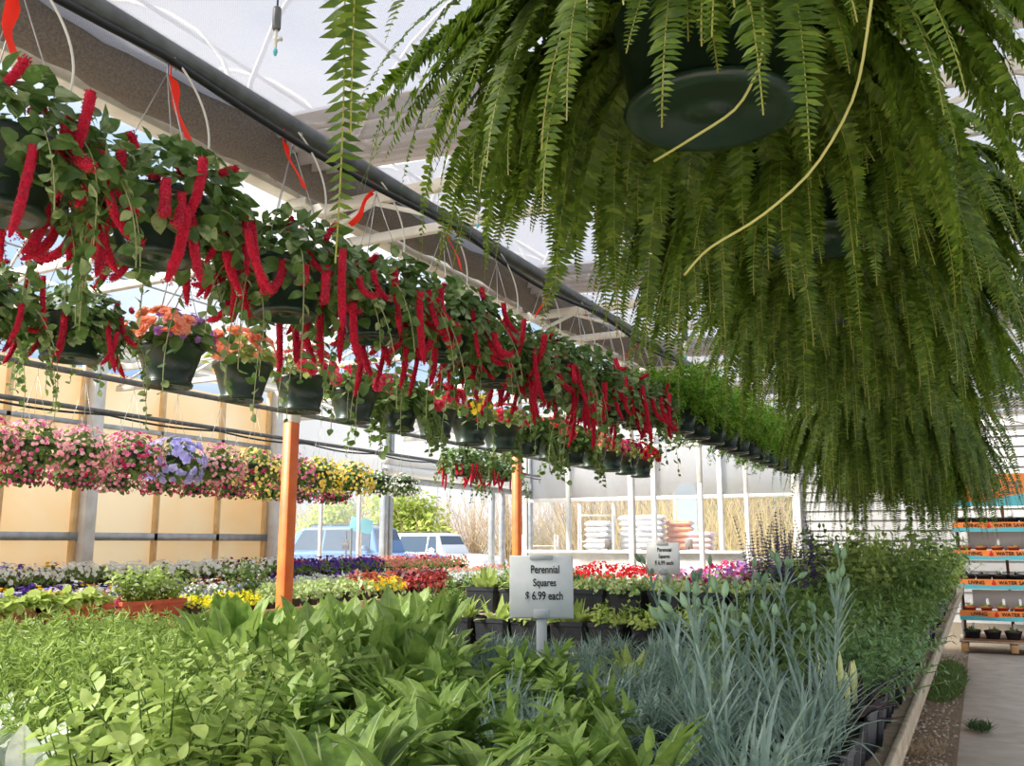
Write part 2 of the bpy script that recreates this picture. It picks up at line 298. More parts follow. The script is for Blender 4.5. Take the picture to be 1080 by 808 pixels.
# ------------------------------------------------------------------ boston fern
def fern_mesh(seed, n=150, Lm=.95, ea=-98, eb=-62, pw=.5, extra=()):  # arching fronds, pinnae along each rachis
    global rng; keep = rng; rng = np.random.default_rng(seed); g = Geo(); K = 74
    az = U(0, 2*PI, n); e0 = np.radians(U(8, 84, n)); e1 = np.radians(U(ea, eb, n)); L = U(.5, 1.0, n)*Lm
    for q, (a_, b_, c_, l_) in enumerate(extra): az[q], e0[q], e1[q], L[q] = a_, math.radians(b_), math.radians(c_), l_
    base = np.stack([.13*np.cos(az), .13*np.sin(az), np.full(n, .24)], 1)*np.array([1, 1, 1]) * U(.5, 1, n)[:, None]**.2
    P, T, S = curves(base, az, e0, e1, L, K, pw, .45)
    t = np.linspace(0, 1, K+1); prof = np.clip(t*5, .25, 1)*(1-t**3.5)**.8*.97+.03
    for sgn in (-1, 1):
        s = slice(4, K+1); Pp = P[:, s].reshape(-1, 3); Tt = T[:, s].reshape(-1, 3); Ss = np.repeat(S[:, None], K+1-4, 1).reshape(-1, 3); pr = np.tile(prof[s], n)*np.repeat(U(.036, .054, n), K+1-4)
        roll = np.repeat(U(-.5, .5, n), K+1-4); Nn = np.cross(Ss, Tt); Sr = Ss*np.cos(roll)[:, None] + Nn*np.sin(roll)[:, None]
        d = sgn*Sr*.94 + Tt*.3 + rng.normal(size=Pp.shape)*.09 + np.array([0, 0, -.08]); nr = -np.cross(Sr, Tt) + rng.normal(size=Pp.shape)*.2
        inst(g, pinna_t(.34), frame(d, nr), pr*U(.88, 1.1, len(pr)), Pp, 0)
    # rachis
    w = .0022; Lf = P - S[:, None]*w/2; Rt = P + S[:, None]*w/2; V = np.stack([Lf, Rt], 2).reshape(-1, 3); o = (np.arange(n)*(K+1)*2)[:, None, None]; k = (np.arange(K)*2)[None, :, None]
    g.add(V, (o+k+np.array([0, 1, 3, 2])).reshape(-1, 4), 1); rng = keep
    return g.mesh('foliage', ['fern', 'fern_stem'])
def asparagus_mesh(seed):
    global rng; keep = rng; rng = np.random.default_rng(seed); g = Geo(); n = 110; K = 16
    az = U(0, 2*PI, n); P, T, S = curves(np.tile([[0, 0, .15]], (n, 1)), az, np.radians(U(20, 85, n)), np.radians(U(-60, -10, n)), U(.3, .5, n), K, .8, .3)
    Pp = np.repeat(P[:, 2:].reshape(-1, 3), 4, 0); Tt = np.repeat(T[:, 2:].reshape(-1, 3), 4, 0); N = len(Pp)
    d = rng.normal(size=(N, 3)) + Tt*.8; inst(g, pinna_t(.2), frame(d, rng.normal(size=(N, 3))), U(.03, .055, N), Pp, 0); rng = keep
    return g.mesh('foliage', ['asparagus'])
# ------------------------------------------------------------------ chenille basket
def trail(g, n, r, Lr, leafT, size, c=(0, 0, POT_H), m=0, ms=1, every=5):
    az = U(0, 2*PI, n); b = np.stack([r*np.cos(az), r*np.sin(az), np.full(n, 0.0)], 1)+np.array(c); K = 14
    P, T, S = curves(b, az, np.radians(U(0, 30, n)), np.radians(U(-95, -85, n)), U(Lr[0], Lr[1], n), K, .3, .6)
    for i in range(n): add_tube(g, P[i], .0016, 4, ms, False)
    Pp = P[:, 2:].reshape(-1, 3); N = len(Pp); d = rng.normal(size=(N, 3))*.8 + np.array([0, 0, -.5]); inst(g, leafT, frame(d, rng.normal(size=(N, 3))+np.array([0, 0, .4])), U(size*.5, size*1.1, N), Pp, m)
def chenille_leaves(seed, n=560, rad=(.24, .24, .2), trails=(10, .22, .5), size=.052):
    global rng; keep = rng; rng = np.random.default_rng(seed); g = Geo()
    dome_leaves(g, n, rad, leaf_t(.72, 4, .1, .3), size, (0, 0, POT_H-.04), -.55, .3)
    trail(g, trails[0], .17, trails[1:], leaf_t(.75, 4, .1, .3), size*.8); rng = keep
    return g.mesh('foliage', ['chen_leaf', 'chen_stem'])
def catkin_mesh(L, bend, r=.0125, seed=0):
    rg = np.random.default_rng(seed); g = Geo(); n = 18; seg = 9; t = np.linspace(0, 1, n); e = bend*t**1.3
    dx = np.cumsum(np.sin(e))*L/n; dz = -np.cumsum(np.cos(e))*L/n; P = np.stack([dx, .15*dx*np.sin(3*t), dz], 1)
    rad = .74*r*np.clip(1.25*np.sin(PI*np.clip(t*.93+.07, 0, 1)**.75)**.4, .25, 1); add_tube(g, P, rad, seg)
    V = g.V[-1]; Cn = np.repeat(P, seg, 0); g.V[-1] = Cn + (V-Cn)*(1+rg.uniform(-.1, .1, len(V)))[:, None]
    # fuzz: short spikes over the surface
    N = 420; k = rg.integers(0, len(V), N); d = V[k]-Cn[k]; d /= np.linalg.norm(d, axis=1)[:, None]+1e-9; nr = rg.normal(size=(N, 3))
    inst(g, (np.array([(-.22, 0, 0), (.22, 0, 0), (0, 1, 0.)]), np.array([(0, 1, 2)]), np.zeros((0, 4), int)), frame(d+rg.normal(size=(N, 3))*.5, nr), np.full(N, r*.42), Cn[k]+d*r*.62)
    return g.mesh('catkin', 'catkin')
CATK = [catkin_mesh(.19, .5, .0145, 1), catkin_mesh(.15, 1.2, .014, 2), catkin_mesh(.22, .2, .0135, 3), catkin_mesh(.13, 1.7, .0135, 4), catkin_mesh(.17, -.7, .015, 5)]
CATK_UP = [catkin_mesh(.06, .6, .012, 6), catkin_mesh(.08, 1.3, .0125, 7)]
CH_LEAF = [chenille_leaves(s) for s in (1, 2, 3)]
HANGERS = {}
def hanger_for(h, r=POT_R, ph=POT_H):
    k = (round(h, 2), r); HANGERS.setdefault(k, hanger(h, r, ph)); return HANGERS[k]
def chenille(x, y, rim, pipe_z, label, group, ncat=26, s=1.0, rz=None, spread=1.0):
    t = thing('chenille_basket', label, 'hanging basket', (x, y, rim-POT_H), random.uniform(0, 6) if rz is None else rz, group)
    link('pot', me_pot, t); link('foliage', random.choice(CH_LEAF), t, sc=(s*spread, s*spread, s)); link('hanger', hanger_for(pipe_z-rim+POT_H), t)
    for k in range(ncat):
        a = 2*PI*k/ncat + random.uniform(-.25, .25)
        if k % 6 == 5:
            r = random.uniform(.03, .2); link('catkin', random.choice(CATK_UP), t, (r*math.cos(a), r*math.sin(a), POT_H+.085*s-r*.2), (random.uniform(1.8, 3.6), random.uniform(-.6, .6), a), s)
        else:
            r = random.uniform(.155, .245)*s*spread; z = POT_H + random.uniform(-.1, .09)
            link('catkin', random.choice(CATK), t, (r*math.cos(a), r*math.sin(a), z), (random.uniform(-.12, .12), random.uniform(-.2, .1), a+random.uniform(-.8, .8)), s*random.uniform(.85, 1.2))
    return t
# ------------------------------------------------------------------ flower baskets
def foliage_mesh(seed, n, rad, T, size, mat, zmin=-.15, c=(0, 0, POT_H), trails=None, mat2='chen_stem'):
    global rng; keep = rng; rng = np.random.default_rng(seed); g = Geo(); dome_leaves(g, n, rad, T, size, c, zmin, .45)
    if trails: trail(g, trails[0], .12, trails[1:], T, size*.8)
    rng = keep; return g.mesh('foliage', [mat, mat2])
def bloom_mesh(seed, n, rad, T, size, mat, c=(0, 0, POT_H), zmin=0, sect=None):
    global rng; keep = rng; rng = np.random.default_rng(seed); g = Geo(); dome_flowers(g, n, rad, T, size, c, zmin, 0, sect); rng = keep; return g.mesh('blossoms', mat)
CACHE = {}
def cached(key, fn):
    if key not in CACHE: CACHE[key] = fn()
    return CACHE[key]
def basket(name, x, y, rim, pipe_z, label, group, fol, blooms, rz=0.0, pot=True, s=1.0):
    """fol: (key, kwargs) ; blooms: list of (key, args)"""
    t = thing(name, label, 'hanging basket', (x, y, rim-POT_H), rz, group)
    link('pot', me_pot, t); link('hanger', hanger_for(pipe_z-rim+POT_H), t)
    link('foliage', cached(('fol',)+fol[0:1]+(fol[1],), lambda: foliage_mesh(fol[1], **fol[2])), t, sc=s)
    for b in blooms: link('blossoms', cached(('bl', b[0]), lambda: bloom_mesh(*b[1])), t, sc=s)
    return t
# ------------------------------------------------------------------ bench perennials
def rosette(seed, n, L, W, mat, e=(30, 85), bend=(10, 70), stalk=0, fold=.25, prof=None, h0=SQH-.02, spread=.035, wave=.15):
    global rng; keep = rng; rng = np.random.default_rng(seed); g = Geo(); az = U(0, 2*PI, n); e0 = np.radians(U(e[0], e[1], n)); e1 = e0 - np.radians(U(bend[0], bend[1], n))
    b = np.stack([spread*np.cos(az), spread*np.sin(az), np.full(n, h0)], 1); blades(g, b, az, e0, e1, U(L*.65, L*1.1, n), U(W*.75, W*1.15, n), 8, prof, fold, 1.4, .2, 0, wave, 1); rng = keep
    return g.mesh('foliage', [mat, 'l_rib'])
PROF_SPOON = lambda t: np.where(t < .35, .22+.1*t, np.sin(PI*np.clip((t-.22)/.78, 0, 1)**1.1)**.7*.98+.02)
PROF_LANCE = lambda t: np.sin(PI*np.clip(t, 0, 1)**.8)**.9*.97+.03
def stemmy(seed, ns, L, nodes, size, mat, T=None, e=(50, 88), spread=.05, h0=SQH-.02, top=0.75, stem='l_mid', per=2, pitch=.35, bendd=(0, 25)):
    global rng; keep = rng; rng = np.random.default_rng(seed); g = Geo(); T = T or leaf_t(.62, 4, .18, .25)
    az = U(0, 2*PI, ns); e0 = np.radians(U(e[0], e[1], ns)); r = U(0, spread, ns)
    P, Tn, S = curves(np.stack([r*np.cos(az), r*np.sin(az), np.full(ns, h0)], 1), az, e0, e0-np.radians(U(bendd[0], bendd[1], ns)), U(L*.7, L*1.05, ns), nodes, 1, .3)
    for i in range(ns): add_tube(g, P[i], np.linspace(.0024, .0014, nodes+1), 4, 1, False)
    for k in range(1, nodes+1):
        a0 = (k % 2)*PI/2 + U(-.3, .3, ns)
        for j in range(per):
            a = a0 + 2*PI*j/per; u = S; v = np.cross(Tn[:, k], S); lat = u*np.cos(a)[:, None] + v*np.sin(a)[:, None]; d = lat + Tn[:, k]*(pitch + (.9 if k == nodes else 0)) + rng.normal(size=(ns, 3))*.15
            sz = size*(1-.45*abs(k/nodes-.55))*(1 if k < nodes else top); inst(g, T, frame(d, Tn[:, k] + rng.normal(size=(ns, 3))*.2), U(sz*.8, sz*1.15, ns), P[:, k], 0)
    rng = keep; return g.mesh('foliage', [mat, stem])
def grass_clump(seed, n, L, W, mat, e=(25, 88), bend=(10, 80), h0=SQH-.02, spread=.05):
    global rng; keep = rng; rng = np.random.default_rng(seed); g = Geo(); az = U(0, 2*PI, n); r = U(0, spread, n); a2 = U(0, 2*PI, n); e0 = np.radians(U(e[0], e[1], n))
    blades(g, np.stack([r*np.cos(a2), r*np.sin(a2), np.full(n, h0)], 1), az, e0, e0-np.radians(U(bend[0], bend[1], n)), U(L*.6, L*1.1, n), U(W*.8, W*1.2, n), 6, lambda t: (1-t**2.2)*.95+.05, .35, 1.3, .2); rng = keep
    return g.mesh('foliage', mat)
def dianthus_stems(seed, ns, L):
    global rng; keep = rng; rng = np.random.default_rng(seed); g = Geo(); az = U(0, 2*PI, ns); e0 = np.radians(U(66, 89, ns)); K = 7
    P, Tn, S = curves(np.stack([.04*np.cos(az), .04*np.sin(az), np.full(ns, SQH)], 1), az, e0, e0-np.radians(U(-6, 14, ns)), U(L*.75, L*1.05, ns), K, 1, .1)
    for i in range(ns): add_tube(g, P[i], np.linspace(.0034, .0022, K+1), 5, 0, False)
    for k in range(1, K):
        for sg in (-1, 1):
            a = k*1.3 + U(-.4, .4, ns); aa = az + a + (0 if sg > 0 else PI); blades(g, P[:, k], aa, np.radians(U(50, 76, ns)), np.radians(U(15, 50, ns)), U(.06, .11, ns), U(.006, .009, ns), 5, lambda t: (1-t**2)*.95+.05, .3)
    for i in range(ns):
        for q in range(random.choice((1, 2, 3))):
            d = Tn[i, -1] + np.random.default_rng(seed*31+i*7+q).normal(size=3)*(.35 if q else .1); d /= np.linalg.norm(d); p0 = P[i, -1] - Tn[i, -1]*.015*q; l = .02 if q == 0 else .045
            add_tube(g, [p0, p0+d*l], .0018, 5, 0, False); t = np.linspace(0, 1, 6); add_tube(g, p0 + d*(l + t[:, None]*.028), .0068*np.array([.4, .9, 1, .9, .62, .15]), 8, 1)
    rng = keep; return g.mesh('stems', ['l_blue', 'l_bud'])
def spike_mesh(seed, ns, L, mat, spread=.05, h=.2):
    """upright stalks crowded with small blossoms"""
    global rng; keep = rng; rng = np.random.default_rng(seed); g = Geo(); az = U(0, 2*PI, ns); e0 = np.radians(U(74, 90, ns)); r = U(0, spread, ns)
    P, Tn, S = curves(np.stack([r*np.cos(az), r*np.sin(az), np.full(ns, SQH+h*.3)], 1), az, e0, e0-np.radians(U(-5, 8, ns)), U(L*.7, L*1.1, ns), 22, 1, .1)
    for i in range(ns): add_tube(g, P[i], .0018, 4, 1, False)
    Pp = np.repeat(P[:, 8:].reshape(-1, 3), 6, 0); Tt = np.repeat(Tn[:, 8:].reshape(-1, 3), 6, 0); N = len(Pp); d = rng.normal(size=(N, 3)); d -= Tt*np.sum(d*Tt, 1)[:, None]; d = d/np.linalg.norm(d, axis=1)[:, None] + Tt*.6
    sz = np.tile(np.repeat(np.linspace(1, .45, 15), 6), ns); inst(g, LEAF, frame(d, Tt), .032*sz, Pp, 0); rng = keep
    return g.mesh('flower_spikes', [mat, 'l_mid'])
def feathery(seed, ns=26, L=.22, mat='l_feather'):
    global rng; keep = rng; rng = np.random.default_rng(seed); g = Geo(); K = 9; az = U(0, 2*PI, ns); e0 = np.radians(U(45, 88, ns)); r = U(0, .06, ns)
    P, Tn, S = curves(np.stack([r*np.cos(az), r*np.sin(az), np.full(ns, SQH-.02)], 1), az, e0, e0-np.radians(U(5, 40, ns)), U(L*.7, L*1.1, ns), K, 1, .2)
    for i in range(ns): add_tube(g, P[i], .0013, 4, 0, False)
    for k in range(2, K+1):
        for j in range(7):
            a = U(0, 2*PI, ns); lat = S*np.cos(a)[:, None] + np.cross(Tn[:, k], S)*np.sin(a)[:, None]; d = lat + Tn[:, k]*U(.1, .9, ns)[:, None]; inst(g, pinna_t(.13), frame(d, rng.normal(size=(ns, 3))), U(.028, .05, ns), P[:, k], 0)
    rng = keep; return g.mesh('foliage', mat)
def heads_mesh(seed, n, rad, T, size, mat, c, zmin=.1, sect=None): return bloom_mesh(seed, n, rad, T, size, mat, c, zmin, sect)
V3 = range(3)
LIB = {
 'catmint': [[('foliage', stemmy(100+k, 15, .23, 6, .052, 'l_catmint', spread=.07))] for k in V3],
 'catmint_small': [[('foliage', stemmy(104+k, 14, .17, 5, .045, 'l_catmint', spread=.07))] for k in V3],
 'broad': [[('foliage', rosette(110+k, 17, .25, .062, 'l_broad', (35, 86), (15, 80), prof=PROF_LANCE))] for k in V3],
 'spoon': [[('foliage', rosette(114+k, 15, .25, .075, 'l_broad', (45, 88), (0, 50), prof=PROF_SPOON))] for k in V3],
 'spoonlight': [[('foliage', rosette(118+k, 17, .24, .075, 'l_broadlight', (40, 88), (5, 70), prof=PROF_SPOON))] for k in V3],
 'toothed': [[('foliage', stemmy(122+k, 7, .17, 5, .11, 'l_broad', leaf_t(.34, 5, .2, .3), (55, 88), .04, per=3, pitch=.8))] for k in V3],
 'dianthus': [[('foliage', grass_clump(126+k, 62, .24, .009, 'l_blue', (35, 88), (5, 80))), ('stems', dianthus_stems(126+k, 4, .37))] for k in V3],
 'dianthus_low': [[('foliage', grass_clump(130+k, 130, .15, .008, 'l_blue'))] for k in V3],
 'lambsear': [[('foliage', rosette(176+k, 14, .13, .06, 'l_silver', (20, 75), (0, 40), prof=PROF_LANCE))] for k in V3],
 'feathery': [[('foliage', feathery(134+k))] for k in V3],
 'lowgreen': [[('foliage', rosette(138+k, 26, .11, .035, 'l_light', (25, 85), (0, 50)))] for k in V3],
 'sedum': [[('foliage', stemmy(142+k, 26, .075, 4, .026, 'l_varieg', leaf_t(.7, 3, .1, .2), (30, 85), .07, per=3))] for k in V3],
 'sedum_green': [[('foliage', stemmy(146+k, 26, .09, 4, .03, 'l_lime', leaf_t(.5, 3, .1, .2), (30, 85), .07, per=3))] for k in V3],
 'bushy': [[('foliage', stemmy(150+k, 20, .27, 7, .05, 'l_mid', leaf_t(.5, 4, .15, .3), (45, 88), .07))] for k in V3],
 'bushy_tall': [[('foliage', stemmy(154+k, 22, .42, 9, .066, ('l_mid', 'l_light', 'l_lime')[k], leaf_t(.55, 4, .15, .3), (55, 88), .08))] for k in V3],
 'sage': [[('foliage', stemmy(158+k, 24, .2, 7, .036, 'l_sage', leaf_t(.4, 4, .15, .3), (20, 85), .07))] for k in V3],
 'salvia': [[('foliage', stemmy(162+k, 12, .3, 6, .06, 'l_deep', leaf_t(.45, 4, .15, .3), (60, 88), .06)), ('flower_spikes', spike_mesh(162+k, 7, .5, 'f_salvia'))] for k in V3],
 'plum': [[('foliage', rosette(166+k, 14, .16, .05, 'l_darkplum', (15, 70), (0, 40))), ('flower_spikes', None)] for k in V3],
 'geranium': [[('foliage', stemmy(170+k, 12, .2, 4, .06, 'l_light', leaf_t(.9, 4, .1, .1), (45, 88), .07)), ('blossoms', heads_mesh(170+k, 60, (.13, .13, .08), FL_SIMPLE, .022, 'f_red', (0, 0, SQH+.2)))] for k in V3],
}
def spear_mesh():
    g = Geo()
    for k in range(5):
        a = 2.4*k; x, y = .035*math.cos(a)*(k > 0), .035*math.sin(a)*(k > 0); hh = .1+.02*(k % 3); t = np.linspace(0, 1, 7); add_tube(g, np.stack([x+0*t, y+0*t, SQH+hh*t], 1), [.004, .004, .004, .0075, .008, .006, .0012], 7)
    return g.mesh('shoots', 'l_cream')
_sp = spear_mesh()
for k in V3: LIB['plum'][k][1] = ('shoots', _sp)
def potted(name, kind, x, y, z, cat='potted plant', rz=None, s=1.0, pot=None, zs=1.0):
    t = thing(name, None, None, (x, y, z), random.uniform(0, 6.28) if rz is None else rz)
    p = link('pot', pot or me_sq, t)
    if rz is None: p.rotation_euler.z = -t.rotation_euler.z + random.uniform(-.12, .12)
    for pn, me in random.choice(LIB[kind]): link(pn, me, t, sc=(s, s, s*zs), loc=(0, 0, SQH*(1-s*zs)))
    return t
# flower-table plants: low dome of leaves with blossoms on top
def bedding(key, leafm, flowers, T=FL_SIMPLE, size=.03, n=30, lt=LEAF, ls=.04, nl=90, r=.13, hh=.1):
    out = []
    for k in V3:
        parts = [('foliage', foliage_mesh(300+k, nl, (r, r, hh), lt, ls, leafm, -.1, (0, 0, .1), None, leafm))]
        for q, f in enumerate(flowers): parts.append(('blossoms', bloom_mesh(310+k+17*q, n, (r, r, hh*1.12), T, size, f, (0, 0, .11), .1, (q*2*PI/len(flowers), (q+1)*2*PI/len(flowers)) if len(flowers) > 1 else None)))
        out.append(parts)
    LIB[key] = out
bedding('pansy_white', 'l_mid', ['f_white'], size=.034); bedding('pansy_purple', 'l_mid', ['f_purple'], size=.034); bedding('pansy_yellow', 'l_mid', ['f_yellow'], size=.034)
bedding('pansy_lav', 'l_mid', ['f_lavender'], size=.034); bedding('pansy_red', 'l_deep', ['f_darkred'], size=.034); bedding('pansy_mix', 'l_mid', ['f_white', 'f_purple', 'f_yellow'], size=.032, n=14)
bedding('petunia_pink', 'l_light', ['f_pink'], size=.04, n=20); bedding('alyssum', 'l_mid', ['f_white'], size=.018, n=60); bedding('salmon', 'l_light', ['f_salmon'], size=.03, n=40)
bedding('lettuce', 'l_lime', [], lt=leaf_t(.9, 4, .1, .2), ls=.075, nl=60, hh=.12); bedding('jenny', 'f_jenny', [], lt=LEAF, ls=.028, nl=240, r=.16, hh=.09)
bedding('dusty', 'l_silver', [], lt=LEAF_N, ls=.055, nl=130, hh=.13); bedding('coleus', 'l_coleus', [], lt=LEAF, ls=.07, nl=80, hh=.15); bedding('plumleaf', 'l_purpleleaf', [], lt=LEAF, ls=.075, nl=70, hh=.14); bedding('rust', 'l_rust', [], lt=LEAF, ls=.06, nl=80, hh=.16)
bedding('calib_pink', 'l_light', ['f_pink', 'f_magenta'], size=.028, n=26); bedding('magenta', 'l_mid', ['f_magenta'], size=.03); bedding('silvergreen', 'l_varieg', [], lt=LEAF, ls=.045, nl=130, hh=.12); bedding('yellowc', 'l_lime', ['f_yellow'], size=.03, n=40); bedding('lilac', 'l_mid', ['f_lilac'], size=.026, n=45); bedding('redpur', 'l_mid', ['f_purple', 'f_red'], size=.03, n=22)
# ------------------------------------------------------------------ setting
XG, XW, YB, ZG, YG = -4.0, -9.8, -3.0, 3.9, 20.0      # gutter line, far side wall, near end, gutter height, gable
M['concrete'] = pmat('concrete_floor', (196, 188, 176), .85, noise=(172, 164, 152), bump=.3, scale=3)
M['slab'] = pmat('concrete_slab', (208, 198, 184), .85, noise=(184, 174, 160), bump=.35, scale=5)
M['gravel'] = pmat('gravel_bed', (186, 168, 142), .95, noise=(140, 122, 102), bump=1, scale=45)
M['stone'] = leafmat('gravel_stone', [(196, 184, 164), (150, 132, 110), (218, 208, 190), (120, 100, 82), (176, 156, 130)], 0, .8)
M['asphalt'] = pmat('car_park', (196, 192, 186), .9, noise=(176, 172, 166), scale=4)
M['poly_yellow'] = filmmat('yellowed_polycarbonate', (240, 230, 208), .04, .5, noise=(238, 210, 162), scale=.7)
M['poly_clear'] = filmmat('clear_film', (236, 240, 246), .93, .6)
M['poly_roof'] = filmmat('roof_film', (240, 244, 250), .92, .7)
M['poly_white'] = filmmat('white_film', (200, 200, 200), .42, .6)
M['shade'] = filmmat('woven_shade_cloth', (166, 166, 174), .26, .6, weave=True)
M['shade_dense'] = filmmat('gathered_shade_cloth', (150, 140, 132), .08, .45, weave=True)
M['siding'] = pmat('white_siding', (180, 178, 174), .6)
M['stud'] = pmat('stained_stud', (214, 168, 104), .7, noise=(232, 200, 150), scale=5)
# ground
g = Geo(); add_box(g, (-4.7, 8.5, -.06), (10.4, 24, .12), ch=0); struct('floor', g.mesh('floor', 'concrete'))
g = Geo(); add_box(g, (0, 40, -.2), (160, 140, .1), ch=0); struct('ground_outside', g.mesh('ground', 'asphalt'))
g = Geo(); add_box(g, (.55, 8.5, -.03), (3.2, 24, .1), ch=0); struct('floor_gravel', g.mesh('floor', 'gravel'))
g = Geo()
for k in range(8): add_box(g, (.52, -1.2+2.1*k, .0), (1.6, 2.085, .06), ch=.008)
struct('path_slab', g.mesh('path', 'slab'))
g = Geo(); n = 2600; P = np.stack([U(-1.0, -.3, n), U(3, 14.3, n)**1.0, np.full(n, .022)], 1); bm = bmesh.new(); bmesh.ops.create_icosphere(bm, subdivisions=1, radius=1); bv = np.array([v.co[:] for v in bm.verts]); bf = np.array([[v.index for v in f.verts] for f in bm.faces]); bm.free()
d = rng.normal(size=(n, 3)); inst(g, (bv*np.array([1, .8, .55]), bf, np.zeros((0, 4), int)), frame(d*np.array([1, 1, .2]), np.tile([[0, 0, 1.]], (n, 1))), U(.008, .022, n), P); tag(link('gravel', g.mesh('gravel', 'stone', False)), 'loose tan gravel strip between bench and concrete path', 'gravel', kind='stuff')
for nm, lab, c, R_, n in (('weed_patch', 'long green weed patch at the far end of the gravel strip', (-.5, 11.6), (.24, 1.7), 2600), ('weed_tuft', 'small grass tuft growing on the concrete path', (-.13, 8.6), (.09, .16), 260), ('dry_leaf_litter', 'tan dry leaf litter on the near gravel', (-.5, 7.7), (.14, .3), 260)):
    g = Geo(); a = U(0, 2*PI, n); r = np.sqrt(U(0, 1, n)); z0 = .055 if 'tuft' in nm else .025
    blades(g, np.stack([c[0]+R_[0]*r*np.cos(a), c[1]+R_[1]*r*np.sin(a), np.full(n, z0)], 1), U(0, 2*PI, n), np.radians(U(20, 88, n)), np.radians(U(-40, 50, n)), U(.04, .12, n), U(.006, .016, n), 4)
    tag(link(nm, g.mesh(nm, {'weed_patch': 'l_mid', 'weed_tuft': 'l_deep', 'dry_leaf_litter': 'l_twig'}[nm])), lab, 'weeds' if 'weed' in nm else 'leaf litter', kind='stuff')
# left wall: yellowed polycarbonate bays, then clear glazing, then the open bay with a rolled curtain
WY = [on_x(x, 563, XW)[1] for x in (0, 85, 155, 222, 283)]
sp = 1.06; Y0 = WY[1] - 3*sp; YE = WY[4]; Y403 = on_x(403, 563, XW)[1]; Y530 = on_x(528, 563, XW)[1]
def sheet(pts, mat, name='sheet'):
    g = Geo(); g.addl(np.array(pts), [tuple(range(len(pts)))]); return g.mesh(name, mat, False)
g = Geo(); add_box(g, (XW-.03, (YB+YE)/2, 1.85), (.012, YE-YB, 3.7), ch=0); struct('wall_left', g.mesh('wall', 'poly_yellow'))
def trim(name, a, b, w, h=None, mat='white_steel'): g = Geo(); add_bar(g, a, b, w, h); return struct(name, g.mesh('trim', mat))
k = 1
for i in range(-6, 4):
    y = WY[1] + i*(YE-WY[1])/3; heavy = (i % 3 == 0)
    if heavy: trim('trim_%d' % k, (XW+.08, y, 0), (XW+.08, y, ZG), .16, .16, 'white_steel'); k += 1; trim('trim_%d' % k, (XW+.02, y-.13, 0), (XW+.02, y-.13, ZG), .06, .06, 'stud')
    else: trim('trim_%d' % k, (XW+.02, y, 0), (XW+.02, y, ZG), .07, .06, 'stud')
    k += 1
for z, w in ((1.62, .1), (.62, .07), (3.0, .06)): trim('trim_%d' % k, (XW+.03, YB, z), (XW+.03, YE, z), .05, w, 'galv'); k += 1
# glazed bay
g = Geo(); add_box(g, (XW-.02, (YE+Y403)/2, 1.4), (.008, Y403-YE, 2.8), ch=0); struct('window_1', g.mesh('window', 'poly_clear'))
for y in (YE+.55, YE+1.25, YE+2.3): trim('trim_%d' % k, (XW, y, 0), (XW, y, 2.7), .05, .05, 'white_steel'); k += 1
for y in (Y403, Y403+.16, Y530-.5, Y530, YG): trim('trim_%d' % k, (XW+.03, y, 0), (XW+.03, y, ZG), .12, .1, 'galv'); k += 1
trim('trim_%d' % k, (XW+.05, YE, 2.72), (XW+.05, YG, 2.72), .1, .13, 'galv'); k += 1
g = Geo(); add_box(g, (XW-.02, (YE+YG)/2, 3.35), (.01, YG-YE, 1.1), ch=0); struct('wall_left_upper', g.mesh('wall', 'poly_white'))
t = thing('rolled_curtain', 'rolled white side curtain above the open side bay', 'curtain', (XW+.2, Y403-.2, 2.86))
g = Geo(); yy = np.linspace(0, Y530-Y403+1.2, 40); add_tube(g, np.stack([0*yy, yy, .0*yy], 1), .1, 14); add_tube(g, np.stack([0*yy-.02, yy, .19+0*yy], 1), .1+.012*np.sin(yy*3), 14); link('roll', g.mesh('roll', 'white_plastic'), t)
g = Geo(); add_tube(g, [(0, -.1, 0), (0, yy[-1]+.1, 0)], .03, 10); link('rod', g.mesh('rod', 'galv'), t)
# gutters, posts, arches, purlins, films
for i, x in enumerate((XG, XW)):
    g = Geo(); add_box(g, (x-.03, (YB+YG)/2, ZG+.0), (.12, YG-YB, .07)); add_box(g, (x-.09, (YB+YG)/2, ZG+.13), (.03, YG-YB, .1)); add_box(g, (x+.09, (YB+YG)/2, ZG+.13), (.03, YG-YB, .1)); struct('trim_%d' % k, g.mesh('trim', 'white_steel')); k += 1
TY = [-2.0, 1.3, 4.6, 7.9, 11.2, 14.5, 17.8]
for i, y in enumerate(TY):
    if y < 0: continue
    lab = {1.3: 'steel gutter post beside the nearest red chenille baskets', 4.6: 'tall post painted orange below, left of the price sign', 7.9: 'orange painted post directly behind the price sign', 11.2: 'white post of the gutter line right of the price sign, before the mulch bags', 14.5: 'white gutter post under the feathery fern baskets, second from the gable', 17.8: 'farthest white gutter post, close to the gable glazing'}[y]
    t = thing('gutter_post', lab, 'post', (XG, y, 0), group='posts under the gutter')
    zo = 2.33 if y == 4.6 else 2.5
    g = Geo(); add_box(g, (0, 0, zo/2), (.07, .085, zo)); o = link('painted_sleeve' if y < 9 else 'lower_column', g.mesh('sleeve', 'orange_paint' if y < 9 else 'white_steel'), t)
    if y < 9: o['label'] = 'orange painted lower half'
    g = Geo(); add_box(g, (0, 0, (zo+ZG)/2), (.075, .09, ZG-zo)); add_box(g, (0, 0, ZG-.06), (.2, .14, .05)); link('column', g.mesh('column', 'white_steel'), t)
    g = Geo(); add_box(g, (0, 0, .006), (.2, .2, .012)); link('base_plate', g.mesh('plate', 'galv'), t)
